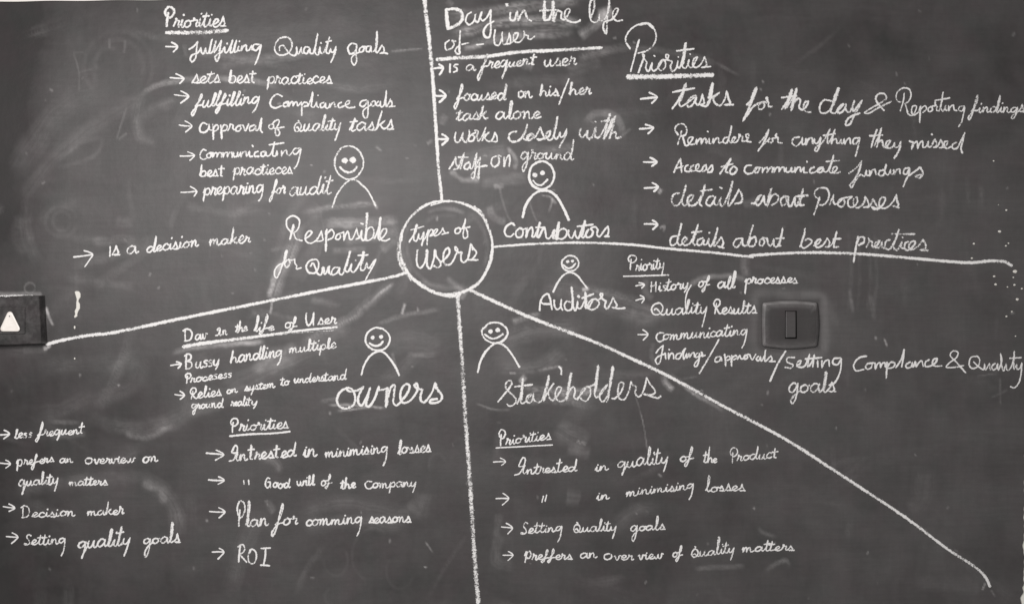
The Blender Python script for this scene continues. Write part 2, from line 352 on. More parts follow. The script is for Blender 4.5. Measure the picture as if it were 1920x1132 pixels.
# ------------------------------------------------------------------ chalk strokes
zc = [0]
FRESH = []
class Strokes:
    def __init__(s, ox, oy): s.v = []; s.f = []; s.c = []; s.ox = ox; s.oz = oy
    def add(s, pts, width=3.4, press=1.0, step=1.4, taper=True, endw=None, var=.16):
        P = catmull(pts, step)
        Q = [P[0]]
        for p in P[1:]:
            if np.linalg.norm(p-Q[-1]) > .25: Q.append(p)
        if len(Q) < 2: Q.append(Q[0]+np.array([.6, -.4]))
        P = np.array(Q); n = len(P)
        d = np.gradient(P, axis=0); L = np.linalg.norm(d, axis=1, keepdims=True); d = d/np.maximum(L, 1e-6)
        nrm = np.stack([-d[:, 1], d[:, 0]], axis=1)
        k = np.arange(n)
        ph = random.uniform(0, 9)
        wv = 1+var*np.sin(k*.11+ph)*np.sin(k*.037+ph*2)+ rng.normal(0, .06, n)
        width = np.interp(k, [0, n-1], [width, endw if endw else width])*wv
        pr = press*(1+.13*np.sin(k*.09+ph*3)+.10*np.sin(k*.031+ph)) + rng.normal(0, .07, n)
        if len(P) > 3:
            for q_ in range(0, n, 2): FRESH.append((P[q_][0], P[q_][1], width[q_]*.22))
        # round caps
        a = P[0]-d[0]*width[0]*.35; b_ = P[-1]+d[-1]*width[-1]*.35
        P = np.vstack([a, P, b_]); nrm = np.vstack([nrm[0], nrm, nrm[-1]])
        width = np.concatenate([[width[0]*.5], width, [width[-1]*.5]]); pr = np.concatenate([[pr[0]*.6], pr, [pr[-1]*.55]])
        base = len(s.v)
        for i in range(len(P)):
            zc[0] = (zc[0]+1) % 60; lift = 0.00045 + zc[0]*6e-6
            for q, cv in ((-.62, 0), (-.3, .78), (0, 1), (.3, .78), (.62, 0)):
                x = P[i][0]+nrm[i][0]*q*width[i]; y = P[i][1]+nrm[i][1]*q*width[i]
                s.v.append(((x-s.ox)*.001, -lift-cv*.0002, (s.oz-y)*.001)); s.c.append(cv*pr[i])
        for i in range(len(P)-1):
            for q in range(4):
                a_ = base+i*5+q; s.f.append((a_, a_+1, a_+6, a_+5))
    def build(s, name, parent, mat=None, label=None):
        o = link(name, s.v, s.f, mat or M_chalk, parent, False, {'cov': s.c})
        if label: o['label'] = label
        return o

def parse(txt, ox=0, oy=0, k=1):
    """'x,y x,y | x,y / ...'  | = corner, / = new stroke"""
    out = []
    for st in txt.split('/'):
        pts = []
        for tok in st.split():
            if tok == '|': pts.append(pts[-1])
            else:
                x, y = tok.split(','); pts.append((ox+float(x)*k, oy+float(y)*k))
        if pts: out.append(pts)
    return out

# one hand's alphabet. x in x-heights, y: 0 baseline, 1 x-height, 2.1 ascender top, -1.1 descender. (advance, joins on left, strokes)
G = {
'a': (1.12, 0, '.85,.8 .5,1 .12,.68 .06,.25 .33,0 .7,.38 .86,.95 | .83,.3 .95,.02 1.12,.2'),
'b': (1.0, 1, '0,.2 .16,1 .26,2.1 | .14,1 .1,.05 | .28,.8 .62,.98 .86,.6 .65,.08 .2,.04'),
'c': (.8, 0, '.74,.78 .5,1 .15,.7 .08,.25 .38,0 .8,.2'),
'd': (1.18, 0, '.78,.8 .48,1 .1,.65 .08,.2 .38,0 .72,.4 .95,1.2 1.06,2.1 | .9,1 .86,.2 1,0 1.18,.15'),
'e': (.8, 1, '0,.15 .38,.42 .66,.75 .48,1 .16,.7 .12,.2 .4,0 .8,.22'),
'f': (.85, 1, '0,.2 .36,.9 .62,1.75 .52,2.12 .38,1.6 .26,.4 .1,-.6 -.12,-1.1 -.28,-.8 -.02,-.2 .35,.28 .85,.4'),
'g': (1.1, 0, '.82,.8 .5,1 .12,.68 .08,.25 .34,.03 .68,.4 .86,.98 | .82,0 .66,-.8 .42,-1.15 .26,-.85 .55,-.3 1.1,.2'),
'9': (1.0, 0, '.82,.8 .5,1 .14,.7 .1,.3 .36,.1 .7,.45 .88,1 | .84,0 .7,-.7 .42,-1.15'),
'h': (1.1, 1, '0,.2 .18,1 .3,2.1 | .16,1 .08,0 | .28,.7 .6,.95 .76,.6 .76,.1 .9,0 1.1,.2'),
'i': (.5, 1, '0,.25 .2,.95 | .18,.15 .32,0 .5,.2 / .26,1.42 .32,1.5'),
'k': (1.05, 1, '0,.2 .2,1 .34,2.1 | .18,1 .08,0 | .25,.5 .8,1.08 | .4,.55 | .75,.04 1.05,.15'),
'l': (.55, 1, '0,.2 .3,1.1 .42,2 .32,2.12 .2,1.2 .18,.2 .34,0 .55,.2'),
'm': (1.5, 1, '0,.5 .12,.95 .15,.85 .1,0 | .26,.75 .46,.97 .54,.6 .52,0 | .7,.75 .9,.97 .98,.6 .98,.15 1.15,0 1.45,.2'),
'n': (1.02, 1, '0,.5 .12,.95 .15,.85 .1,0 | .28,.72 .52,.97 .62,.6 .62,.15 .78,0 1.02,.2'),
'o': (.95, 0, '.48,1 .14,.72 .1,.2 .38,0 .74,.3 .74,.75 .46,1 .6,.86 .95,.88'),
'p': (1.02, 1, '0,.4 .22,.97 | .15,0 .06,-1.1 | .22,.3 .38,.85 .7,.97 .88,.55 .62,.05 .26,.12'),
'q': (1.12, 0, '.84,.8 .5,1 .12,.65 .08,.25 .35,.05 .7,.4 .88,.97 | .8,-.3 .62,-1.1 .6,-1 .86,-.4 1.12,.3'),
'r': (.78, 1, '0,.1 .2,.85 .16,1.15 .28,1.12 .34,.88 .6,.86 .5,.2 .6,0 .78,.15'),
'R1': (.78, 1, ''),
's': (.82, 1, '0,.05 .26,.6 .4,1.15 | .52,.7 .66,.3 .45,.04 .14,.08 | .82,.03'),
'5': (.7, 0, '.6,.95 .3,1 .15,.75 .5,.45 .5,.1 .1,.02'),
't': (.66, 1, '0,.2 .25,1 .36,1.75 | .22,1 .18,.2 .32,0 .62,.18 / -.08,1.28 .66,1.36'),
'u': (1.08, 1, '0,.5 .12,.95 | .08,.2 .28,0 .58,.4 .7,.95 | .68,.2 .82,0 1.08,.2'),
'v': (.88, 1, '0,.8 .14,.95 .22,.3 .36,0 .56,.4 .66,.95 .88,.85'),
'w': (1.3, 1, '0,.95 .06,.4 .24,.02 .5,.3 .6,.9 | .62,.2 .78,0 1.02,.35 1.1,.97 1.3,.86'),
'y': (1.0, 1, '0,.5 .12,.95 | .1,.25 .3,.05 .6,.4 .78,.97 | .64,-.1 .36,-1.1'),
'P': (1.05, 0, '.3,1.5 .22,.8 .18,0 / .1,1.15 -.02,1.6 .3,2.08 .75,1.95 .86,1.45 .55,1.02 .25,.95'),
'R': (1.1, 0, '.36,1.55 .28,.8 .18,0 / .16,1.05 .0,1.55 .3,2.08 .7,2.0 .82,1.5 .5,1.05 .3,1 | .6,.35 .85,-.02 1.05,.08'),
'D': (1.3, 0, '.2,1.85 .2,.0 / -.05,1.75 .3,2.05 .8,1.8 1.0,1.0 .75,.2 .1,-.02'),
'C': (1.2, 0, '1,1.75 .7,2.0 .3,1.6 .08,.8 .3,.08 .7,-.02 1.1,.25'),
'K': (.95, 0, '.85,1.1 .6,1.35 .25,1.1 .06,.6 .3,.03 .6,0 .95,.25'),
'Q': (1.7, 0, '.9,2 .35,1.75 .06,1 .3,.15 .8,.0 1.25,.5 1.3,1.4 .9,2.0 .6,1.95 / .4,.8 .55,1.05 .85,.7 1.2,.05 1.5,-.03 1.7,.25'),
'O': (1.2, 0, '.6,1.5 .15,1.1 .1,.3 .5,0 .95,.4 .95,1.2 .6,1.5 .4,1.4'),
'X': (1.3, 0, '.6,1.35 .2,1.1 .08,.5 .35,.0 .75,.1 .95,.7 .75,1.2 .35,1.3 / .3,.5 .5,.62 .8,.12 1.05,.0 1.3,.2 / .45,1.6 .62,1.45'),
'U': (1.3, 0, '.08,2.05 .05,.8 .3,0 .7,.4 .98,1.4 1.02,2.1 | .98,.6 1.0,-.02'),
'B': (1.2, 0, '.2,1.9 .12,1 .15,0 / -.02,1.8 .3,2.1 .75,1.85 .7,1.3 .25,1.05 | .8,.8 .85,.3 .5,0 .1,0'),
'S': (1.05, 0, '.9,1.75 .55,1.95 .3,1.5 .62,.95 .72,.35 .4,.02 .02,.1 .02,.3 .3,.2'),
'A': (1.2, 0, '0,-.05 .35,1 .6,2.05 | .72,1.2 .78,0 / .2,.65 .85,.8'),
'G': (1.3, 0, '.85,1.7 .5,1.9 .1,1.2 .1,.4 .45,0 .9,.5 .95,1.1 | .5,1.05 / .95,1.1 .95,.0'),
'H': (1.15, 0, '.05,2 0,-.0 / .72,2.0 .7,0 / -.05,1 .8,1.15'),
'I': (.6, 0, '.2,2 .2,0'),
'J': (1.35, 0, '.0,.0 .45,.1 .8,.9 .95,1.9 .7,2.1 .45,1.6 .35,1.2 .7,1.1 1.0,1.2 | .85,.3 1,.0 1.25,.2'),
'F': (1.15, 0, '.1,1.35 .5,1.75 .85,2.1 | .75,1 .45,-.3 .1,-1.1 -.1,-.7 .2,-.1 .55,.3 / .3,.75 .95,.85'),
'1': (.5, 0, '.2,1.5 .18,0'),
'T': (.9, 0, '.35,1.75 .3,1 .28,.1 .55,.0 / -.05,1.2 .75,1.25'),
'z': (.5, 0, ''),
' ': (.5, 0, ''),
}

STEM = {'b': (.25, .13), 'd': (1.04, .9), 'h': (.29, .12), 'k': (.33, .15), 'l': (.38, .2), 't': (.34, .2), 'T': (.34, .29)}
def word_strokes(S, text, x0, y0, x1, y1, xh, asc, desc, width, slant, press):
    tot = sum(G[c][0] for c in text); kx = (x1-x0)/tot
    def mp(gx_, gy_, jx, jy, sc):
        gy_ = gy_*sc
        if gy_ <= 0: h = gy_/1.1*desc
        elif gy_ <= 1: h = gy_*xh
        else: h = xh + (gy_-1)/1.1*(asc-xh)
        X_ = x0+gx_*kx + h*slant - xh*slant*.5
        t_ = gx_/tot
        return (X_+jx, y0+(y1-y0)*t_-h+jy)
    cur = None; adv = 0; width *= 1.2; press *= random.uniform(.84, 1.02)
    for ch in text:
        a, jn, st = G[ch]
        jy = random.gauss(0, xh*.05); sc = 1+random.gauss(0, .07); jx = random.gauss(0, .5)
        strokes = parse(st)
        if ch in STEM and width > 3.15 and random.random() < .8:
            top = 1.62 if ch in 'tT' else 1.98; a_, b_ = STEM[ch]
            S.add([mp(adv+a_+.03, top, jx, jy, sc), mp(adv+(a_+b_)/2+.02, 1.1, jx, jy, sc), mp(adv+b_, .35, jx, jy, sc)], width*1.3, press*.95)
        for i, s_ in enumerate(strokes):
            pts = [mp(adv+p[0], p[1], jx, jy, sc) for p in s_]
            # keep corner duplicates exact
            if i == 0:
                if cur is not None and jn:
                    cur = cur + pts[1:] if len(pts) > 1 else cur
                else:
                    if cur: S.add(cur, width, press)
                    cur = pts
                if ch.isupper() or ch in 'bpgy9qzO15': S.add(cur, width, press); cur = None
            else:
                if len(s_) == 2 and abs(s_[0][0]-s_[1][0]) < .1 and s_[0][1] > 1.3: S.add(pts, width*1.05, press*1.1)
                else: S.add(pts, width, press)
        adv += a
    if cur: S.add(cur, width, press)

def arrow_strokes(S, x0, y0, x1, y1, up, dn, width, press=1.15):
    S.add([(x0, y0), ((x0+x1)/2, (y0+y1)/2+random.uniform(-.6, .6)), (x1, y1)], width, press)
    S.add([up, ((up[0]+x1)/2+1.2, (up[1]+y1)/2-.6), (x1, y1), ((dn[0]+x1)/2+.8, (dn[1]+y1)/2), dn], width, press)


# words traced stroke by stroke where the hand differs most from its usual alphabet: (first x of the word, baseline y) -> view, strokes
Z1 = (280, 0, .17668); Z2 = (520, 0, .17668); Z3 = (300, 180, .17668); Z4 = (540, 180, .17668)
RW = (790, 140, .20833); RE = (1180, 220, .20833); RF = (1180, 340, .20833); RG = (1520, 320, .20833); RD_ = (1520, 140, .20833); RH = (1160, 460, .21198); RI = (1400, 540, .27083)
OVR = {
(360, 103): (Z1, '425,525 470,500 515,445 | 500,540 490,620 455,658 435,630 455,590 520,560 548,512 | 555,560 575,575 600,512 | 604,562 622,570 650,480 666,420 | 645,520 642,568 662,565 695,480 710,432 | 692,520 690,560 730,500 766,432 | 746,540 740,620 716,655 700,612 725,580 762,560 800,502 | 805,560 826,558 865,480 886,425 | 865,520 862,560 882,558 906,490 926,432 | 906,520 906,555 926,553 950,492 | 946,540 966,540 985,492 | 978,545 | 998,500 1025,482 1035,540 1062,532 1085,487 | 1090,528 1112,522 / 1172,475 1112,480 1100,520 1130,540 1186,480 | 1166,580 1140,650 1120,690 / 825,465 830,468 / 955,440 960,443'),
(514, 104): (Z2, '20,415 -20,470 -25,540 20,585 90,580 145,530 155,460 120,405 60,400 20,415 / 25,540 25,500 60,485 95,530 140,580 180,595 205,575 205,502 | 207,560 226,575 255,507 | 259,560 275,570 / 340,510 300,502 280,550 310,575 346,520 | 350,565 376,570 410,470 430,360 | 412,450 406,570 430,585 455,502 | 460,560 482,570 520,500 556,395 | 532,480 520,560 546,570 567,520 | 570,550 592,560 625,500 | 612,560 590,620 570,665 / 515,450 576,436 / 462,458 468,462'),
(652, 102): (Z2, '842,475 790,465 750,510 770,572 820,560 846,480 | 836,580 842,650 815,695 790,660 792,610 840,572 866,560 / 900,500 870,530 880,556 915,542 920,505 897,500 946,500 / 990,490 950,502 945,545 975,552 996,495 | 1000,550 1030,545 1050,440 1058,337 | 1060,450 1046,540 1056,565 1090,520 1110,482 | 1132,520 1130,560 1085,570 | 1125,562 1170,573'),
(505, 203): (Z4, '-60,5 -120,-15 -178,40 -185,100 -140,130 -70,108 / -38,75 -50,105 -15,115 0,85 -28,68 8,62 | 10,115 | 30,72 50,65 55,110 | 75,70 95,65 102,108 145,62 | 150,130 148,212 | 150,110 172,70 205,75 210,100 168,115 / 212,112 250,20 264,-40 | 256,40 250,112 272,124 305,62 | 310,115 325,124 / 382,70 345,90 350,125 382,115 400,77 | 405,128 432,128 446,82 | 446,125 | 466,85 490,72 500,115 520,118 / 568,70 535,90 540,122 575,117 600,107 650,80 656,57 625,60 610,100 640,126 710,120 / 318,-5 322,-2'),
(674, 201): (Z4, '832,45 780,60 765,100 800,116 850,52 | 850,150 846,210 826,240 796,200 806,150 860,112 890,90 / 907,55 880,85 895,110 925,95 926,60 905,55 / 960,60 935,90 945,106 975,95 982,57 | 986,112 1010,115 1035,30 1046,-55 | 1040,30 1045,118 1075,70 1086,37 | 1106,80 1096,110 1070,115 | 1135,110'),
(374, 248): (Z3, '500,305 460,287 425,330 430,380 480,386 520,340 520,302 | 530,360 556,365 / 560,302 | 570,380 567,468 | 570,350 600,307 622,330 600,370 577,375 / 645,312 | 655,380 655,458 | 655,350 690,307 716,325 700,365 667,372 / 720,370 745,320 745,302 776,312 | 776,350 796,365 / 840,315 805,345 815,376 850,365 860,330 838,315 882,310 | 906,370 942,300 / 1002,310 957,330 955,370 995,360 1016,312 | 1022,370 1042,360 1065,290 1080,237 | 1072,310 1070,370 1090,390'),
(504, 243): (Z3, '1195,300 1160,312 1160,345 1195,347 1207,312 1195,300 1240,257 1265,262 1255,310 1230,350 1226,400 1250,425 1270,400 1250,350 / 1215,347 1320,330'),
(375, 298): (Z3, '490,580 460,570 430,610 430,655 465,676 505,657 / 520,605 497,630 507,656 536,650 546,620 522,605 562,605 | 560,655 | 580,612 606,605 606,652 | 626,607 650,605 652,652 / 670,602 | 670,652 | 692,607 716,602 716,650 | 740,602 762,600 766,650 784,602 | 786,645 815,640 826,597 | 832,645 860,597 | 860,650 | 882,602 910,592 920,640 950,587 | 955,645 986,640 / 1042,590 1010,602 1006,640 1050,642 / 1112,590 1077,602 1077,640 1110,636 1122,592 | 1132,635 1160,635 1200,560 1216,487 | 1202,570 1196,630 1226,638 1242,582 | 1246,630 / 1290,582 | 1290,640 | 1312,592 1340,577 1352,620 1375,632 1402,600 / 1490,556 1430,562 1410,600 1440,620 1497,560 | 1482,640 1456,730 1426,770 / 1160,520 1315,500 / 978,525 990,540'),
(389, 297): None,
(1266, 271): (RE, '440,160 410,112 430,72 480,60 515,100 510,150 482,170 462,170 / 470,122 455,180 435,245 / 480,170 490,210 502,250 522,255 560,210 572,182 540,185 526,215 547,246 592,235 606,197 | 606,245 | 626,202 645,192 646,240 | 666,202 685,192 692,235 720,192 | 720,235 742,235 756,192 | 756,235 | 776,197 800,187 806,230 832,226 / 890,180 857,187 842,220 870,235 896,190 920,77 | 906,150 896,210 916,230 945,205 956,182 932,185 926,220 962,225 990,170 985,152 1005,170 1020,175 | 1016,215 1036,217 1070,190 1070,152 1047,160 1062,200 1052,215 1096,223 / 703,128 709,134'),
(1428, 269): (RE, '1170,230 1215,180 1255,112 | 1232,180 1195,250 1157,308 | 1165,290 1210,240 1242,213 1265,187 1247,210 1260,231 1290,215 1286,190 1312,190 1326,152 1316,165 1340,190 | 1337,225 1375,232'),
(1484, 273): (RE, '1530,180 1482,187 1465,235 1500,260 1545,220 1556,182 | 1560,245 1580,240 1590,192 | 1590,250 | 1612,200 1640,187 1652,240 1667,192 | 1667,230 1690,236 1722,182 | 1712,250 1690,303 1670,300 1682,270 1735,230 1780,160 1806,107 | 1786,170 1782,235 / 1745,165 1855,150 / 1790,236 1835,160 1850,110 | 1830,170 1818,240 | 1835,205 1860,195 1870,235 1888,232 1905,200 | 1907,235 1922,235 1935,195 | 1938,245 | 1955,207 1980,190 1990,240 / 2072,186 2018,196 2012,236 2036,241 2074,190 | 2058,266 2034,350'),
(1634, 277): (RD_, '545,655 565,580 597,492 | 572,560 548,652 / 530,552 645,545 / 572,642 610,560 636,482 | 616,570 592,655 | 612,610 640,592 652,640 672,658 705,620 716,597 686,602 676,640 700,665 737,650 756,612 | 757,650 780,655 812,602 | 802,660 780,710 750,753'),
(1705, 278): (RD_, '888,600 922,612 | 906,675 | 932,622 955,602 962,665 | 986,612 1006,602 1012,655 1034,652 1060,602 | 1056,650 1082,648 1105,602 1116,582 | 1132,620 1126,650 1102,655 | 1134,650 1160,612 1170,587 | 1186,630 1180,655 1152,660 | 1192,655 1226,625 1230,602 1202,610 1202,650 1226,665 1262,650 / 1312,610 1277,630 1277,665 1312,665 1346,610 1386,522 | 1366,600 1352,670 1366,708 / 1087,538 1094,542'),
(1262, 323): (RE, '400,495 430,430 460,372 | 466,430 470,495 / 418,462 485,440 / 530,432 506,442 502,480 530,490 562,472 / 578,432 552,450 552,485 592,478 626,450 622,422 602,435 602,475 642,485 670,442 690,430 | 692,470 662,490 / 702,482 726,450 742,432 750,460 740,490 706,495'),
(1354, 325): (RE, '815,510 870,430 915,372 | 882,440 866,490 890,500 / 825,447 932,420 / 932,445 906,480 912,510 946,505 966,465 940,442'),
(1394, 325): (RE, '1100,432 1052,440 1036,485 1066,510 1122,490 1150,450 1122,475 1132,500 1160,490 1170,460 1147,450 1198,457 | 1196,500 | 1216,462 1240,452 1240,497 | 1262,462 1286,452 1286,497 1302,452 | 1302,497 | 1322,457 1346,452 1346,492 | 1366,457 1390,452 1396,490 1412,452 | 1412,490 1440,490 1460,452 | 1462,490 1480,490 1492,452 | 1492,497 | 1512,457 1536,452 1542,490 1570,452 | 1572,497 1602,498 / 1662,450 1632,462 1626,500 1672,492 1742,450 1702,462 1692,490 1726,495 1746,457 | 1752,490 1777,490 1812,420 1840,342 | 1816,420 1802,490 1827,500 1866,470 1866,447 1836,455 1832,495 1862,505 1896,492 / 1770,400 1892,390 / 1596,398 1602,402'),
(1600, 331): (RD_, '345,890 410,840 460,777 | 432,870 390,950 350,994 | 365,1020 400,960 450,900 480,915 500,862 | 506,905 528,905 532,862 | 532,910 | 552,867 576,852 586,900 / 662,860 622,867 612,905 652,905 680,807 | 667,880 692,903 720,852 | 722,895 745,890 748,852 | 752,900 | 776,857 796,850 806,892 / 886,840 842,850 836,890 860,896 892,845 | 882,900 852,960 832,1010 / 880,912 950,862 985,832 | 1010,900 980,932 | 940,915 1000,900'),
(1259, 386): (RE, '450,682 402,692 380,750 410,795 456,770 510,612 | 492,690 472,760 492,795 540,760 572,722 575,702 540,710 522,760 546,795 602,780 650,700 680,607 | 662,690 632,780 655,800 / 635,665 745,650 / 756,710 712,722 692,780 726,795 766,740 772,712 | 767,780 787,790 826,722 | 817,780 836,800 890,700 930,577 | 906,690 886,780 894,800 950,720 986,652 | 1012,700 1010,760 950,780 / 813,630 835,641'),
(1411, 387): (RE, '1100,775 1130,772 1170,722 1190,702 1155,720 1137,770 1152,795 1190,760 1212,707 | 1217,770 1232,790 1260,700 1278,642 | 1262,720 1242,800 | 1272,722 1310,692 1340,712 1330,760 1282,790 / 1392,710 1362,750 1376,795 1410,770 1412,727 1388,710 1432,717 | 1432,790 1452,800 1490,722 | 1492,790 1507,797 1542,710 1565,642 | 1552,710 1537,790 1570,790 / 1500,712 1605,705'),
(1530, 389): (RG, '80,262 35,222 40,182 90,155 150,170 165,212 150,270 110,310 80,308 / 80,237 60,310 27,400 / 168,307 205,217 | 200,262 215,300 232,300 290,250 250,270 246,310 280,326 306,290 297,250 345,240 | 372,235 336,270 342,320 380,328 420,282 415,242 390,250 386,300 412,335 452,320 486,270 490,237 | 515,280 520,320 472,330 | 522,328 550,282 560,252 | 590,310 605,345 572,350 547,327 | 602,343 660,290 670,247 642,240 616,280 622,330 660,340 702,320 746,270 770,217 | 776,270 790,310 770,330 737,317 | 795,335'),
(1555, 388): None,
(1255, 462): (RF, '430,492 387,500 365,540 380,576 420,560 470,377 | 452,450 432,540 452,575 500,540 520,512 496,505 476,545 496,575 542,560 590,470 620,387 | 602,460 572,550 592,575 / 560,462 652,450 570,455 / 662,510 617,530 612,570 642,570 672,522 | 667,565 692,570 716,512 | 712,560 732,585 770,500 795,417 | 777,500 762,580 800,540 826,502 | 846,550 826,590 797,585 | 850,600 / 716,462 722,466'),
(1374, 464): (RF, '1010,512 962,522 935,570 965,595 1010,540 1016,512 | 1022,570 1047,580 1090,470 1112,392 | 1092,470 1067,580 | 1092,520 1130,502 1140,540 1120,580 1082,585 / 1200,512 1177,530 1172,570 1196,580 1216,540 1197,512 1240,512 | 1252,570 1272,580 1300,522 | 1302,580 1327,588 1362,500 1380,422 | 1367,500 1347,580 1362,580 / 1320,515 1392,512'),
(1502, 464): (RF, '1535,590 1570,500 1580,422 | 1572,480 1547,580 1572,600 1620,570 1642,535 1610,517 1582,532 / 1660,580 1706,555 1720,522 1692,530 1672,570 1692,595 1732,580 1766,540 1780,512 | 1802,550 1790,590 1762,590 | 1805,582 1842,530 1866,452 | 1852,520 1842,590 1882,590 / 1835,520 1902,515'),
(1604, 466): (RG, '425,592 405,700 385,828 / 415,655 442,602 480,602 480,640 432,670 / 500,690 526,632 520,607 536,630 552,640 | 552,680 572,690 620,632 582,650 582,690 616,690 642,642 | 642,690 665,697 / 712,620 677,640 667,690 702,710 762,620 795,527 | 767,610 742,690 775,713 820,642 | 812,690 832,700 / 725,570 935,572 / 882,640 852,650 846,700 872,715 930,670 940,637 906,640 882,680 892,715 942,697 990,652 1010,622 | 1032,660 1030,700 987,715 | 1055,718 / 823,598 829,602'),
(853, 267): (RW, '310,522 302,570 310,605 332,610 360,570 376,522 | 376,590 400,610 430,550 432,502 / 452,540 427,575 432,600 466,595 480,560 457,540 490,520 482,505 510,510 502,560 514,600 560,530 580,477 | 562,550 547,600 | 562,560 610,520 | 572,570 602,600 627,600 652,560 662,522 | 682,570 680,602 640,602'),
(955, 264): (RW, '860,512 812,520 785,560 810,602 882,590 930,520 956,447 | 942,500 917,570 942,590 985,532 952,560 962,590 996,580 1010,542 987,532 | 1014,570 1050,520 1070,472 | 1086,520 1100,570 1062,590 1042,582 | 1102,580 1150,550 1160,512 1132,520 1122,560 1150,590 1177,580 1210,480 1226,377 | 1212,450 1192,560 1217,580 1250,522 | 1252,560 1272,560 1310,492 | 1302,540 1272,600 1240,658'),
(1086, 261): (RW, '1440,482 1428,510 1425,540 1446,570 1490,522 1496,502 | 1492,560 1520,580 1560,512 1570,472 | 1567,560 1592,570 1660,460 1700,352 | 1672,450 1642,580 / 1622,422 1700,410 / 1645,580 1710,460 1745,372 | 1722,470 1692,580 | 1712,530 1750,522 1752,570 1795,565 / 1655,560 1720,400 / 1563,423 1568,428'),
(846, 318): (RW, '250,850 290,790 312,742 | 312,800 330,840 292,855 | 322,850 360,770 386,707 | 367,790 352,850 / 335,745 420,745 / 430,790 397,810 387,845 420,850 442,802 | 442,845 457,845 480,770 500,707 | 487,800 482,880 475,930 455,935 452,900 490,855 510,780 530,742 | 522,830 520,900 515,940 505,920 522,860 / 500,832 590,820'),
(921, 314): (RW, '680,732 642,750 630,800 650,830 690,812 702,770 690,732 720,735 / 745,742 | 745,830 | 762,770 790,727 796,780 790,830'),
(1600, 693): (RI, '830,470 782,480 740,530 755,570 810,562 / 840,520 822,545 836,560 860,550 866,525 842,520 888,517 | 890,560 | 907,522 924,516 926,550 | 940,520 956,516 962,545 972,540 / 970,512 | 970,570 965,625 | 972,550 1000,512 1025,520 1015,545 982,555 / 1032,550 1070,490 1090,422 | 1082,490 1072,545 / 1132,510 1102,530 1107,550 1136,545 1146,512 | 1152,545 1167,507 | 1172,545 | 1192,515 1210,502 1222,540 / 1262,495 1237,510 1237,540 1275,537 1310,510 1316,487 1292,495 1287,530 1312,540 1350,538'),
(1628, 691): None,
(1471, 689): (RI, '332,480 282,482 280,510 320,530 310,550 265,548 / 345,540 370,520 376,502 352,510 352,540 377,548 402,537 420,500 436,457 | 427,500 422,545 / 432,540 457,500 470,462 | 462,500 457,545 / 405,490 520,480 / 490,502 | 492,545 / 520,502 | 520,550 | 542,507 566,497 572,540 / 650,482 602,490 597,520 626,530 655,487 | 650,560 630,620 597,665 570,670'),
(1815, 696): (RI, '1600,470 1552,480 1540,530 1560,555 1600,540 1612,490 1590,467 / 1570,510 1602,540 1640,563 1645,522 | 1652,565 1680,522 | 1685,565 / 1720,520 1697,540 1702,565 1726,555 1736,522 | 1740,568 1765,500 1757,452 | 1762,520 1777,570 1795,522 | 1802,565 1820,560 1845,500 1852,437 | 1850,500 1850,560 1870,527 | 1872,560 1890,555 1905,517 | 1897,600 1880,660 1850,690 1825,680 / 1820,485 1900,480'),
(1232, 672): (RH, '330,950 352,920 395,882 | 380,960 365,1030 345,1050 325,1020 340,990 400,960 / 410,952 | 417,1005 / 440,952 | 440,1005 | 460,957 480,957 487,1000 / 546,950 512,965 507,1000 536,1000 562,950 585,912 | 572,960 577,1005 602,952 | 602,995 622,952 | 626,990 | 646,957 666,947 672,985 / 702,950 682,965 682,990 706,980 716,952 | 706,1030 686,1070 667,1060 725,980 740,952 727,942 742,960 735,980 765,970 / 445,920 449,922 / 590,912 594,914'),
(1247, 673): None,
(1341, 680): (RH, '895,980 857,995 852,1025 886,1025 906,987 | 912,1020 / 935,962 | 945,1010 945,1068 | 945,1000 975,977 986,1000 957,1015 / 1000,972 | 1000,1010 997,1068 | 1000,1000 1036,972 1046,990 1017,1010 / 1050,1005 1070,972 | 1082,1000 1097,1003 1125,965 1107,985 1117,1005 1140,990 1132,967 1158,962 | 1180,1010 1212,960 / 1236,980 1217,1000 1230,1020 1250,1000 1252,982 | 1262,1020 1290,970 1300,922 | 1292,980 1297,1025 1330,990 1346,977 | 1356,1010 1332,1025 | 1385,1025'),
}

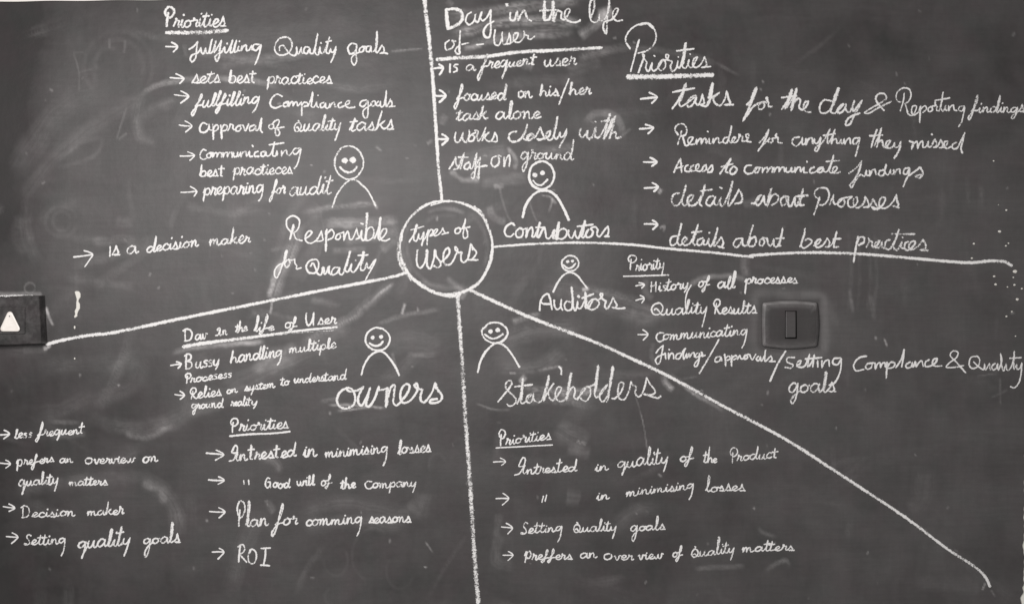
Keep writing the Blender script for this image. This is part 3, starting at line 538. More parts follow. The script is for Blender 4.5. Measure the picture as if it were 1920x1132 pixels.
def note(name, label, cat, items, group=None):
    """items: W word, T traced word, A arrow, L line"""
    # base of the thing: middle of its first item
    it = items[0]
    ox, oy = (it[2], it[3]) if it[0] in 'W' else ((it[1], it[2]) if it[0] == 'A' else (it[-2], it[-1]))
    root = empty(name, (X(ox), 0, Z(oy))); tag(root, label, cat, group)
    hold = None
    for it in items:
        S = hold or Strokes(ox, oy)
        if it[0] == 'W':
            _, text, x0, y0, x1, y1, xh, asc, desc = it[:9]
            o = dict(w=2.9, sl=.14, pr=.98, read=None); o.update(it[9] if len(it) > 9 else {})
            if (x0, y0) in OVR:
                if OVR[(x0, y0)]:
                    vw, tx = OVR[(x0, y0)]; ps = o['pr']*random.uniform(.88, 1.02)
                    for st in parse(tx, *vw): S.add(st, o['w']*1.2, ps)
            else: word_strokes(S, text, x0, y0, x1, y1, xh, asc, desc, o['w'], o['sl'], o['pr'])
            rd = o['read'] or text.replace('9', 'g').replace('X', 'Q').replace('J', 'I').replace('K', 'c').replace('5', 's').replace('T', 't').replace('1', 'I')
            if rd[1:5] == ' of ': hold = S; continue       # the capital and the rest are one word
            hold = None
            S.build('word', root, label='handwritten word "%s"' % rd)
        elif it[0] == 'A':
            _, x0, y0, x1, y1, up, dn, wd = it
            arrow_strokes(S, x0, y0, x1, y1, up, dn, wd); S.build('arrow', root)
        elif it[0] == 'T':
            _, nm, lb, view, txt, wd, pr = it[:7]
            bold = it[7] if len(it) > 7 else ''
            for st in parse(txt, *view): S.add(st, wd, pr)
            if bold:
                for st in parse(bold, *view): S.add(st, wd*1.55, pr)
            S.build(nm, root, label=lb)
        elif it[0] == 'L':
            _, nm, pts, w0, w1, pr = it[:6]
            S.add(pts, w0, pr, endw=w1, var=.06); S.build(nm, root)
    return root

exec_notes = []
def Wd(*a, **k): return ('W',) + a + (k,)
def Ar(*a): return ('A',) + a
R5 = (500, 380, .17668); R6 = (730, 360, .17668); R7 = (930, 380, .1943); RO = (610, 600, .1823); RS = (880, 590, .1979)
RP = (1150, 20, .20833); RD = (1520, 140, .20833); RT = (790, 0, .20833); RB = (380, 760, .2827)
def Tr(nm, lb, view, txt, w, p, bold='', at=(0, 0)): return ('T', nm, lb, view, txt, w, p, bold) + at
def Ln(nm, pts, w0, w1, pr, at=None): return ('L', nm, pts, w0, w1, pr) + (at or pts[0])
BUL = 'bulleted chalk lines'; HED = 'underlined chalk headings'; DIV = 'chalk dividing lines'; TTL = 'large chalk titles of the five sections'

# --- divider lines and the hub circle
def divider(label, pts, w0, w1, pr):
    note('dividing_line', label, 'chalk line', [Ln('chalk_stroke', pts, w0, w1, pr)], DIV)
S_ = None
divider('thick chalk line rising from circle to top edge', [(795, -8), (799, 30), (803, 60), (808, 110), (812, 155), (815, 200), (818, 251), (823, 321), (826, 350), (829, 378)], 8.6, 6.4, .92)
divider('chalk line running from circle rightwards under Contributors', [(925, 463), (960, 460), (1000, 457.5), (1080, 455), (1180, 458.5), (1250, 466), (1330, 473), (1408, 481.5), (1413, 482), (1413, 482), (1404, 480.5), (1450, 476), (1520, 473.5), (1600, 475.5), (1660, 479.5), (1720, 485), (1820, 492.5), (1860, 489), (1883, 491), (1897, 498)], 4.6, 6.2, 1.05)
divider('long diagonal chalk line falling from circle to lower right', [(880, 543), (940, 571), (997, 596), (1060, 620), (1125, 645), (1180, 670), (1236, 696), (1280, 719), (1356, 761), (1471, 822), (1585, 895), (1700, 971), (1776, 1028), (1833, 1066), (1849, 1083), (1856, 1099)], 7.4, 5.6, .86)
divider('grainy upright chalk line from circle down to bottom edge', [(858, 553), (861, 600), (864, 640), (868, 700), (872, 770), (876, 830), (881, 900), (887, 1000), (892, 1070), (898, 1142)], 8.0, 9.0, .66)
divider('sloping chalk line from circle left to bell box', [(762, 511), (740, 518), (680, 530), (600, 545), (520, 561), (450, 575), (330, 599), (240, 618), (195, 626), (177, 627), (120, 637), (88, 645)], 6.4, 6.6, 1.0)

root = empty('hub_circle', (X(836), 0, Z(465))); tag(root, 'big chalk circle in the centre of the blackboard', 'chalk circle')
S = Strokes(836, 465)
for st, w0, w1, pr in (('545,98 700,103 850,150 980,245 1050,380 1090,520 1085,680 1040,820 960,950 830,1040 690,1090', 5.0, 7.0, .95),
                       ('750,1075 650,1097 480,1065 330,980 230,900 150,770 115,650 112,560 130,450 160,370', 9.0, 6.0, .86),
                       ('125,520 140,420 210,290 310,190 400,135 490,105 570,100 640,98', 5.5, 5.0, .98),
                       ('440,145 500,125 560,108', 3.5, 3, .7), ('95,540 92,640 110,740 160,840 240,930', 6, 8, .55), ('900,150 980,220 1040,320', 4, 4, .6)):
    for q in parse(st, *R6): S.add(q, w0, pr, endw=w1)
S.build('circle_outline', root)
note('circle_title', 'chalk words types of users inside the centre circle', 'chalk writing', [
    Tr('word', 'handwritten word "types"', R6, '210,530 255,460 290,350 | 262,450 262,510 285,520 315,440 | 312,490 330,500 368,425 | 362,480 345,568 340,560 385,480 415,400 | 405,480 400,565 | 412,455 440,400 462,405 455,440 430,468 | 460,460 495,432 512,398 488,400 468,440 480,465 515,455 550,420 570,380 | 578,412 595,435 555,450 | 630,430 / 225,405 365,365', 3.3, 1.05, '292,350 268,440', (740, 455)),
    Tr('word', 'handwritten word "of"', R6, '730,380 700,400 700,435 730,440 755,415 750,385 735,378 765,395 800,330 810,285 | 795,380 782,460 795,490 825,480 830,430 815,388 / 770,390 855,370', 3.4, 1.05, '', (850, 440)),
    Tr('word', 'handwritten word "users"', R6, '300,612 290,700 300,780 330,805 370,760 395,680 402,612 | 400,690 402,780 430,815 470,720 485,615 | 497,680 540,740 545,780 510,800 472,782 / 548,745 600,700 640,640 625,595 590,620 572,700 580,750 615,775 660,755 700,680 725,610 700,582 697,600 730,640 770,640 | 760,690 768,735 790,748 825,720 850,640 865,552 | 885,590 925,640 900,690 860,720 830,718 | 940,720', 4.2, 1.0, '400,620 397,690 / 868,560 885,610 / 485,620 492,680', (780, 500))])

# --- Responsible for Quality, upper left section
note('section_title', 'chalk title Responsible for Quality left of the circle', 'chalk writing', [
    Tr('word', 'handwritten word "Responsible"', R5, '285,235 268,310 248,388 / 262,312 218,260 216,180 280,140 345,180 345,250 318,300 288,318 | 310,380 378,405 / 405,385 455,352 480,312 455,300 415,345 412,400 460,432 520,405 560,350 582,300 | 592,365 600,395 560,410 528,408 / 640,285 633,400 628,515 / 640,330 690,287 715,322 700,370 650,395 / 770,328 740,350 735,385 765,390 785,360 775,328 800,320 818,312 | 820,398 | 838,340 862,305 875,350 882,388 905,388 940,320 956,272 | 966,330 985,375 945,387 | 985,372 1010,292 | 1005,370 1020,400 1035,395 1057,300 1068,112 | 1060,250 1045,395 | 1075,280 1120,260 1140,310 1120,375 1080,400 1045,395 / 1145,380 1180,300 1208,158 | 1198,250 1182,370 1200,400 | 1250,350 1275,287 1240,280 1207,340 1217,395 1260,405 1305,385 / 1000,220 1025,228', 3.5, 1.12, '1068,115 1052,390 / 1208,160 1188,380 / 633,300 629,500 / 285,250 265,330', (540, 450)),
    Tr('word', 'handwritten word "for"', R5, '215,505 205,560 185,620 160,680 135,750 105,800 85,770 88,720 125,665 175,640 215,610 192,645 205,685 235,670 246,625 226,602 270,612 300,598 | 300,640 322,668 | 318,702 368,692', 3.6, .95, '213,508 196,590', (520, 505)),
    Tr('word', 'handwritten word "Quality"', R5, '520,600 450,622 420,680 450,740 510,745 545,700 550,630 510,598 465,610 / 465,675 490,642 518,690 540,750 575,765 602,680 | 602,735 620,760 655,690 668,670 | 660,740 685,762 / 770,690 720,690 690,735 700,765 745,745 776,690 | 772,748 800,765 842,660 892,515 | 852,640 836,722 862,732 902,650 | 896,718 920,738 1000,620 1032,520 | 1002,660 1000,712 1028,718 1065,640 | 1068,680 1086,695 1120,650 1160,600 | 1120,690 1080,760 1040,842 / 970,560 1075,555 / 945,608 947,614', 3.8, 1.0, '885,520 845,670 / 1030,525 1008,640 / 600,690 604,740 / 655,690 664,745', (575, 505))], TTL)
note('underlined_heading', 'underlined heading Priorities at the top left', 'chalk writing', [
    Wd('P', 309, 51, 329, 51, 17, 38, 6, w=4.2, sl=0.03, pr=1.05, read='P of Priorities'),
    Wd('riorities', 326, 52, 424, 50, 15, 32, 6, w=3.3, sl=.1, pr=1.0, read='Priorities'),
    Ln('underline', [(311, 62), (350, 62), (390, 60.5), (427, 58)], 7.5, 8.5, .72)], HED)
def bullet(label, *items, **k): note('bullet_line', label, 'chalk writing', list(items), k.get('group', BUL))
bullet('bullet line fullfilling Quality goals, top of upper left list', Ar(311, 88, 333, 88.5, (322, 80), (325, 98), 3.4),
    Wd('fullfillin9', 360, 103, 488, 95, 14.5, 30, 18, w=3.2, sl=.22, pr=1.0, read='fullfilling'), Wd('Quality', 514, 104, 631, 101, 14, 36, 16, w=3.1, sl=.12), Wd('goals', 652, 102, 726, 101, 18, 42, 21, w=3.1, sl=.04))
bullet('bullet line sets best practieces in the upper left list', Ar(319, 146, 345, 148, (330, 139), (337, 157), 3.1),
    Wd('sets', 360, 157, 414, 156, 14, 25, 8, w=2.9), Wd('besT', 429, 156, 482, 156, 14, 24, 8, w=2.9, sl=0.02), Wd('practieces', 501, 157, 623, 157, 12.5, 26, 11, w=2.9, sl=0.05))
bullet('bullet line fullfilling Compliance goals in the upper left list', Ar(327, 178, 354, 181, (339, 171), (339, 194), 3.2),
    Wd('fullfillin9', 367, 202, 486, 195, 13.5, 26, 15, w=3.1, sl=.2, read='fullfilling'), Wd('Compliance', 505, 203, 664, 201, 13, 29, 13, w=3.0, sl=.1), Wd('goals', 674, 201, 741, 200, 15, 32, 20, w=3.0, sl=.08))
bullet('bullet line approval of Quality tasks in the upper left list', Ar(336, 235, 360, 237, (347, 227), (348, 248), 3.1),
    Wd('approval', 374, 248, 492, 248, 15, 27, 14, w=3.1, sl=.06), Wd('of', 504, 243, 532, 243, 12, 20, 12, w=3.0, sl=.1), Wd('Xuality', 551, 247, 642, 244, 12.5, 26, 17, w=3.0), Wd('tasks', 656, 245, 740, 243, 13.5, 31, 6, w=3.0, sl=.16))
bullet('two line bullet Communicating best practieces, upper left list', Ar(338, 293, 365, 292, (352, 285), (356, 301), 3.1),
    Wd('K', 375, 298, 393, 297, 16, 20, 5, w=3.0, sl=.05, read='C of Communicating'), Wd('ommunicatin9', 389, 297, 565, 290, 12, 28, 26, w=3.0, sl=.1, read='Communicating'), Wd('besT', 375, 331, 422, 330, 11, 22, 6, w=3.0, sl=0), Wd('practieces', 437, 328, 550, 326, 11.5, 23, 10, w=2.9, sl=.04))
bullet('bullet line preparing for audit, bottom of upper left list', Ar(339, 361, 369, 359, (357, 350), (364, 368), 3.2),
    Wd('preparin9', 381, 366, 495, 362, 14, 24, 12, w=3.0, sl=.06, read='preparing'), Wd('for', 510, 365, 536, 362, 12, 25, 13, w=3.0), Wd('audit', 543, 367, 622, 363, 15, 37, 6, w=3.1, sl=.12))
note('bullet_line', 'lone bullet line is a decision maker, far left', 'chalk writing', [Ar(138, 482, 174, 477, (158, 470), (159, 500), 3.2),
    Wd('1s', 203, 480, 226, 479, 17, 22, 5, w=3.0, sl=.02, read='Is'), Wd('a', 237, 476, 259, 474, 14, 22, 5, w=3.0, sl=0), Wd('decision', 276, 473, 373, 461, 11.5, 32, 6, w=2.9, sl=.08), Wd('maker', 393, 461, 470, 454, 11, 33, 6, w=3.0, sl=.06)], BUL)

# --- top centre, a day in the life
note('underlined_heading', 'bold heading Day in the life of User, top centre', 'chalk writing', [
    Tr('word', 'boldly drawn word "Day"', RT, '450,112 412,142 402,200 430,225 475,190 488,130 | 482,180 505,205 545,110 | 532,162 552,190 590,160 626,92 | 622,180 625,280 608,340 575,335 560,290 592,230 652,195', 4.4, 1.0, '225,98 230,180 238,260 | 300,240 350,205 370,160 355,105 300,84 220,90 / 228,100 240,250', (835, 40)),
    Tr('word', 'handwritten word "in"', RT, '800,112 803,180 835,185 862,105 | 868,150 872,188 | 900,130 925,98 940,130 955,170 990,192 / 768,42 776,50', 4.6, .85, '765,40 776,50', (955, 35)),
    Tr('word', 'handwritten word "the"', RT, '1110,10 1103,100 1108,182 1150,182 | 1180,90 1185,8 | 1186,110 1195,200 | 1205,150 1235,100 1262,118 1258,165 1285,180 1325,125 1338,85 1308,88 1288,150 1320,190 1390,205 1430,185 / 1065,100 1230,92', 4.4, .82, '1110,15 1105,170 / 1185,20 1192,190', (1030, 35)),
    Tr('word', 'handwritten word "life"', RT, '1520,170 1556,70 1552,2 1530,5 1514,100 1530,190 1570,205 1602,170 1602,130 | 1605,180 1635,190 1685,100 1692,0 | 1682,80 1672,200 1665,310 | 1652,295 1636,240 1650,200 1710,180 1755,130 1770,80 1735,90 1725,160 1755,190 1808,185', 4.0, .76, '', (1125, 35)),
    Tr('word', 'handwritten word "of"', RT, '250,365 215,400 225,450 270,440 296,400 275,370 310,375 / 350,280 345,380 342,450 345,488 312,480 306,450 350,410 430,390', 4.0, .85, '', (845, 88)),
    Tr('word', 'handwritten word "User"', RT, '665,270 655,350 665,405 695,410 720,360 728,290 | 728,350 740,400 762,398 782,350 792,302 | 802,350 802,393 772,398 / 815,385 860,345 870,302 838,308 832,370 870,385 900,370 928,312 918,282 935,318 962,320 | 960,350 985,355 1020,330 / 495,405 560,400', 3.8, .8, '', (940, 80)),
    Ln('underline', [(820, 112), (860, 109), (915, 106), (965, 99), (1040, 95), (1128, 90)], 8.2, 6.8, .86)], HED)
bullet('bullet line is a frequent user under the top centre heading', Ar(812, 129, 831, 128, (823, 121), (824, 141), 4.4),
    Wd('15', 841, 137, 860, 134, 13, 19, 4, w=3.2, sl=0, read='is'), Wd('a', 873, 132, 892, 132, 11, 16, 4, w=3.2, sl=0), Wd('frequenT', 903, 130, 1007, 121, 11, 24, 19, w=3.2, sl=.16, pr=.85), Wd('user', 1020, 126, 1081, 122, 14, 22, 6, w=3.2, sl=0, pr=.85))
bullet('two line bullet focused on his/her task alone', Ar(815, 180, 836, 180, (824, 169), (824, 192), 4.4),
    Wd('focused', 857, 189, 949, 186, 12, 28, 14, w=3.3, sl=.08, pr=.85), Wd('on', 970, 184, 998, 184, 12, 20, 4, w=3.2, sl=0, pr=.85), Wd('his', 1012, 180, 1048, 180, 11, 23, 4, w=3.2, sl=0, pr=.85),
    Ln('slash', [(1067, 148), (1058, 170), (1048, 196)], 3.2, 4.0, .8), Wd('her', 1068, 178, 1109, 175, 11, 26, 4, w=3.2, sl=0, pr=.85), Wd('task', 856, 227, 916, 223, 12, 24, 5, w=3.2, sl=.1, pr=.85), Wd('alone', 930, 224, 1014, 222, 13.5, 35, 5, w=3.3, sl=.04, pr=.85))
bullet('two line bullet works closely with staff on ground', Ar(820, 261, 840, 261, (829, 252), (829, 272), 4.4),
    Wd('works', 853, 267, 932, 265, 16, 29, 5, w=3.2, sl=.14, pr=.85), Wd('closely', 955, 264, 1065, 261, 15, 36, 17, w=3.6, sl=.22, pr=.85), Wd('with', 1086, 261, 1164, 259, 18, 44, 5, w=4.0, sl=.1, pr=.8),
    Wd('staff', 846, 318, 912, 316, 13, 30, 18, w=3.4, sl=.14, pr=.85), Wd('on', 921, 314, 958, 313, 17, 24, 5, w=3.4, sl=0, pr=.82), Wd('ground', 976, 298, 1076, 299, 11.5, 33, 18, w=3.2, sl=.05, pr=.78))

# --- Contributors section
note('section_title', 'chalk title Contributors right of the circle', 'chalk writing', [
    Tr('word', 'handwritten word "Contributors"', R7, '180,220 155,200 105,225 83,280 105,322 145,325 170,300 / 225,245 192,285 200,330 240,332 262,290 248,248 225,245 262,258 300,245 | 290,335 | 312,270 345,237 356,280 350,328 366,330 402,260 425,192 | 395,320 410,335 450,262 472,250 | 480,300 488,340 515,345 560,262 | 546,330 562,347 592,270 608,190 | 582,355 | 610,272 650,250 682,272 680,312 640,350 600,345 / 700,268 705,322 730,342 765,272 | 768,320 792,345 832,250 860,172 | 825,325 842,338 870,300 | 895,258 865,300 880,335 920,322 936,280 915,252 935,238 960,235 982,262 | 976,310 996,328 1050,262 1080,228 | 1086,272 1076,312 1048,325 | 1092,328 / 385,240 470,240 / 785,230 935,212', 4.0, 1.1, '423,195 396,310 / 858,178 828,315 / 606,195 584,350 / 565,265 552,335', (946, 435))], TTL)
note('underlined_heading', 'large underlined heading Priorities with big looped P, upper right', 'chalk writing', [
    Tr('word', 'handwritten word "Priorities"', RP, '150,345 110,270 138,192 220,130 300,118 362,162 386,232 362,310 300,365 222,385 / 232,265 195,400 155,552 / 225,560 255,480 276,402 262,395 282,442 302,468 | 292,520 315,550 350,472 | 345,522 362,545 392,528 | 442,448 410,480 406,522 432,542 466,510 466,460 442,445 480,445 496,402 472,400 482,440 530,460 | 515,505 532,550 562,528 582,452 | 577,502 592,520 632,400 655,288 | 632,420 622,508 650,520 682,442 | 676,500 702,515 742,452 756,422 730,430 716,490 736,515 772,500 802,460 820,415 | 832,450 836,500 792,515 | 875,505 / 570,365 725,345 / 366,408 374,412 / 583,418 587,422 / 688,392 692,398', 3.6, .88, '650,300 626,480 / 225,130 310,120 360,160', (1175, 110)),
    Ln('underline', [(1177, 144.5), (1230, 144.5), (1290, 142.5), (1336, 141)], 10.5, 8.5, .98)], HED)
bullet('bullet line tasks for the day & Reporting findings', Ar(1201, 186, 1232, 183, (1217, 174), (1222, 194), 4.2),
    Tr('word', 'handwritten word "tasks"', RP, '530,885 590,800 655,655 | 592,830 606,865 642,850 | 742,770 690,790 662,850 682,870 720,840 746,780 | 740,832 762,850 790,800 802,752 | 812,800 815,838 782,850 | 840,860 882,760 895,652 | 880,755 838,865 | 870,800 955,740 | 900,790 922,840 962,855 1002,800 1020,727 | 1036,790 1050,838 1000,850 | 1080,848 / 535,735 730,700', 4.3, .86, '650,670 600,810 / 893,660 862,790', (1262, 200)),
    Tr('word', 'handwritten word "for"', RP, '1200,850 1262,780 1290,692 | 1245,830 1202,920 1165,995 | 1212,930 1262,862 1302,838 | 1340,828 1310,850 1306,885 1335,890 1362,850 1350,822 1380,830 1385,782 1376,790 1398,832 | 1396,860 1430,866', 4.2, .84, '1285,700 1215,890', (1400, 200)),
    Tr('word', 'handwritten word "the"', RP, '1515,890 1575,800 1610,710 | 1592,770 1550,882 / 1545,885 1622,780 1650,702 | 1630,790 1600,902 | 1625,830 1668,790 1682,812 1672,872 1700,895 1748,842 1752,815 1722,830 1712,888 1742,912 1780,915 / 1512,785 1650,768', 4.3, .86, '1605,720 1555,870 / 1645,710 1605,880', (1465, 200)),
    Tr('word', 'handwritten word "day"', RD, '190,240 122,230 80,290 92,345 140,345 192,290 255,120 | 215,230 185,310 182,342 218,350 | 300,265 262,290 240,335 265,347 305,310 318,265 | 316,320 346,340 395,235 | 376,290 386,330 420,290 460,235 | 430,300 390,370 350,450 315,455 325,410 380,370 440,350', 4.4, .86, '250,125 205,250', (1537, 210)),
    Tr('ampersand', 'looped chalk ampersand', RD, '660,325 620,280 585,220 610,175 660,175 682,210 640,250 550,300 485,345 520,350 600,305 725,245', 3.8, .86, '', (1620, 210)),
    Tr('word', 'handwritten word "Reporting"', RD, '835,250 780,240 770,180 820,125 880,130 902,180 882,240 848,262 | 860,300 880,358 912,370 945,320 950,285 920,285 906,330 922,365 962,345 990,282 | 986,350 980,435 | 988,320 1030,282 1042,308 1010,342 / 1082,288 1056,310 1065,335 1095,320 1092,288 1118,278 1120,245 1116,262 1138,290 | 1132,320 1150,328 1180,240 1190,157 | 1184,200 1172,310 1192,330 1215,278 | 1214,318 1236,325 1242,280 | 1242,330 | 1256,292 1282,276 1292,320 1315,325 / 1382,285 1340,290 1330,320 1360,330 1386,290 | 1376,350 1356,430 1330,470 / 842,170 832,240 806,330 / 1115,235 1250,212', 3.2, .86, '', (1690, 210)),
    Wd('findings', 1822, 211, 1922, 211, 10.5, 31, 13, w=2.8, sl=.14, pr=.9))
bullet('bullet line Reminders for anything they missed', Ar(1199, 242, 1225, 240, (1210, 234), (1215, 251), 3.6),
    Wd('Reminders', 1266, 271, 1408, 267, 12.5, 37, 5, w=3.1, sl=.1, pr=.9), Wd('for', 1428, 269, 1467, 268, 12, 28, 16, w=3.2, sl=.2, pr=.9), Wd('anythin9', 1484, 273, 1612, 269, 13, 31, 22, w=3.2, sl=.12, pr=.88, read='anything'),
    Wd('they', 1634, 277, 1692, 276, 13, 36, 20, w=3.3, sl=.12, pr=.88), Wd('missed', 1705, 278, 1808, 281, 12.5, 33, 6, w=3.1, sl=.1, pr=.88))
bullet('bullet line Access to communicate findings', Ar(1206, 304, 1231, 304, (1219, 296), (1222, 312), 3.8),
    Wd('Access', 1262, 323, 1337, 323, 12.5, 27, 5, w=3.2, sl=.08, pr=.92), Wd('to', 1354, 325, 1382, 325, 12, 29, 5, w=3.4, sl=.1, pr=.92), Wd('communicate', 1394, 325, 1574, 324, 13, 34, 5, w=3.1, sl=.1, pr=.9), Wd('findings', 1600, 331, 1730, 332, 12, 30, 18, w=3.3, sl=.16, pr=.88))
bullet('bullet line details about Processes above best practices line', Ar(1208, 353, 1234, 351, (1223, 343), (1226, 359), 4.2),
    Wd('details', 1259, 386, 1391, 386, 17, 42, 6, w=3.6, sl=.12, pr=.84), Wd('about', 1411, 387, 1513, 386, 15, 34, 6, w=3.8, sl=.08, pr=.84), Wd('P', 1530, 389, 1557, 389, 18, 38, 10, w=3.3, sl=.25, pr=.9, read='P of Processes'), Wd('rocesses', 1555, 388, 1685, 389, 14, 26, 6, w=3.5, sl=.08, pr=.86, read='Processes'))
bullet('lowest bullet line details about best practices, upper right list', Ar(1208, 420, 1233, 421, (1223, 413), (1224, 430), 3.6),
    Wd('details', 1255, 462, 1357, 464, 14, 43, 6, w=3.4, sl=.12, pr=.88), Wd('about', 1374, 464, 1469, 463, 15, 42, 6, w=3.4, sl=.1, pr=.88), Wd('best', 1502, 464, 1577, 464, 14, 37, 6, w=3.2, sl=.05, pr=.9), Wd('practices', 1604, 466, 1739, 468, 15, 38, 26, w=3.5, sl=.14, pr=.84))

# --- Auditors section
note('section_title', 'chalk title Auditors below the right dividing line', 'chalk writing', [
    Tr('word', 'handwritten word "Auditors"', R7, '420,1040 430,950 470,890 500,880 520,920 540,1032 / 430,950 450,972 535,978 / 560,940 566,1000 590,1030 625,1000 630,930 | 626,1000 642,1035 / 722,960 682,950 660,990 680,1035 725,1030 738,940 727,815 | 738,900 746,1010 765,1040 790,950 | 786,1010 812,1020 865,910 862,857 | 866,930 866,1012 892,1020 | 935,930 900,960 885,1000 910,1030 960,1020 996,970 965,930 930,935 / 975,945 1020,912 1028,878 1006,882 1030,930 1062,950 | 1050,1000 1070,1025 1110,960 1130,912 | 1146,950 1166,990 1140,1015 1120,1010 | 1190,1020 1245,1015 / 830,920 940,880 / 790,900 800,898 804,908 792,912 790,900', 3.9, 1.0, '729,820 742,930 / 864,870 867,990', (1012, 565))], TTL)
note('underlined_heading', 'small underlined heading Priority beside the auditor figure', 'chalk writing', [
    Wd('P', 1178, 506, 1196, 506, 13, 27, 5, w=2.6, sl=-.03, read='P of Priority'), Wd('riority', 1192, 507, 1247, 503, 11, 24, 14, w=2.5, sl=0, read='Priority'), Ln('underline', [(1169, 518), (1210, 517), (1254, 515.5)], 2.8, 3.4, .98)], HED)
bullet('bullet line History of all processes', Ar(1192, 536, 1208, 533.5, (1198, 530), (1203, 540), 2.7),
    Wd('Hi5', 1221, 547, 1250, 545, 10.5, 19, 5, w=2.6, sl=0, read='H of History'), Wd('tory', 1249, 545, 1292, 540, 10, 23, 6, w=2.6, sl=.05, read='History'), Ln('letter_tail', [(1296, 534), (1288, 549), (1285, 570), (1287, 588)], 2.8, 2.8, .9), Wd('of', 1310, 538, 1331, 538, 11, 20, 9, w=2.8), Wd('all', 1345, 540, 1379, 539, 13, 28, 5, w=3.1, sl=.1), Wd('processes', 1396, 532, 1496, 530, 9.5, 20, 19, w=2.7, sl=.05))
bullet('bullet line Quality Results left of the light switch', Ar(1192, 563, 1208, 559, (1200, 554), (1203, 568), 2.7),
    Wd('Quality', 1220, 590, 1329, 587, 12, 25, 23, w=2.7, sl=.06), Wd('Results', 1337, 588, 1419, 587, 11, 24, 5, w=2.8, sl=.04))
bullet('wrapped bullet Communicating Findings/approvals/Setting Compliance & Quality goals', Ar(1196, 627, 1215, 627, (1205, 618), (1206, 637), 2.8),
    Wd('K', 1230, 641, 1246, 640, 15, 19, 5, w=2.9, sl=.05, read='C of Communicating'), Wd('ommunicatin9', 1243, 637, 1401, 628, 10, 26, 22, w=2.7, sl=.1, read='Communicating'),
    Wd('F', 1232, 672, 1252, 671, 12, 27, 12, w=2.8, sl=.05, read='F of Findings'), Wd('indings', 1247, 673, 1319, 668, 10, 24, 14, w=2.7, sl=.06, read='Findings'),
    Ln('slash', [(1348, 636), (1330, 668), (1311, 700)], 3.4, 3.6, .95), Wd('approvals', 1341, 680, 1453, 677, 12, 22, 10, w=2.9, sl=.08), Ln('slash', [(1473, 658), (1458, 682), (1444, 714)], 3.6, 4.6, .98),
    Wd('Settin9', 1471, 689, 1576, 688, 11.5, 24, 24, w=3.0, sl=.02, read='Setting'), 
    Wd('K', 1600, 693, 1632, 692, 21, 26, 5, w=3.0, sl=.1, read='C of Complance'), Wd('omplance', 1628, 691, 1765, 687, 12.5, 34, 20, w=2.9, sl=.12, pr=.9, read='Complance'),
    Tr('ampersand', 'chalk ampersand', (1400, 540, .2708), '1515,585 1450,510 1408,462 1430,434 1462,445 1455,475 1400,520 1380,545 1420,549 1505,535', 3.0, .92, '', (1780, 685)),
    Wd('Quality', 1815, 696, 1914, 695, 10.5, 28, 26, w=2.7, sl=.08, pr=.88), Wd('goals', 1478, 737, 1568, 734, 16, 36, 17, w=3.1, sl=.04, pr=.92))

# --- owners section
note('section_title', 'chalk title owners under the smiling figure left of bottom line', 'chalk writing', [
    Tr('word', 'handwritten word "owners"', RO, '240,690 160,730 120,820 150,890 220,905 290,870 306,780 270,705 212,700 240,726 330,722 395,682 | 350,760 337,840 370,876 420,800 462,692 | 440,780 420,868 442,890 500,820 550,682 | 560,716 636,700 | 630,800 620,892 | 645,780 690,672 712,670 706,760 702,850 732,876 790,820 850,740 866,672 830,655 787,700 772,790 792,845 850,840 905,790 950,710 942,652 915,665 930,692 1000,712 | 980,770 982,822 1010,845 1055,808 1102,730 1130,642 | 1145,700 1200,780 1180,830 1120,850 1077,845 1082,822 1150,808', 4.7, 1.0, '1130,650 1142,700 / 640,700 628,870', (632, 745))], TTL)
note('underlined_heading', 'underlined heading Day In the life of User, lower left', 'chalk writing', [
    Wd('D', 345, 639, 366, 638, 11, 23, 5, w=3.0, sl=0, read='D of Day'), Wd('av', 365, 637, 389, 634, 10, 16, 5, w=2.8, sl=0, read='Day'), Wd('Jn', 404, 629, 427, 628, 9, 14, 4, w=2.5, sl=0, read='In'), Wd('the', 441, 623, 465, 620, 8, 20, 4, w=2.8, sl=.05), Wd('life', 476, 622, 515, 618, 9, 26, 6, w=2.8, sl=.1), Wd('of', 534, 615, 558, 614, 10, 23, 5, w=2.8, sl=.05), Wd('U', 573, 610, 592, 610, 14, 26, 4, w=3.3, sl=0, read='U of User'), Wd('ser', 596, 608, 631, 606, 11, 20, 4, w=2.8, sl=0, read='User'),
    Ln('underline', [(344, 650), (380, 643.5), (440, 636), (500, 628.5), (560, 620), (632, 613)], 7.8, 4.2, .98), Ln('underline', [(520, 628), (580, 622), (629, 619.5)], 2.0, 2.0, .5)], HED)
bullet('two line bullet Bussy handling multiple Processess', Ar(320, 685, 340, 682, (331, 678), (334, 690), 3.0),
    Wd('B', 348, 691, 366, 690, 14, 28, 5, w=3.1, sl=0, read='B of Bussy'), Wd('u55y', 366, 689, 414, 685, 12, 20, 7, w=2.9, sl=.05, read='Bussy'), Wd('handlin9', 432, 681, 531, 667, 12, 25, 16, w=2.9, sl=.06, read='handling'), Wd('multiple', 543, 662, 630, 652, 9.5, 22, 10, w=2.7, sl=.04), Wd('P', 348, 718, 360, 718, 9, 19, 4, w=2.6, sl=.0, read='P of Processess'), Wd('roce5e55', 358, 717, 436, 706, 8, 14, 4, w=2.6, sl=0, read='Processess'))
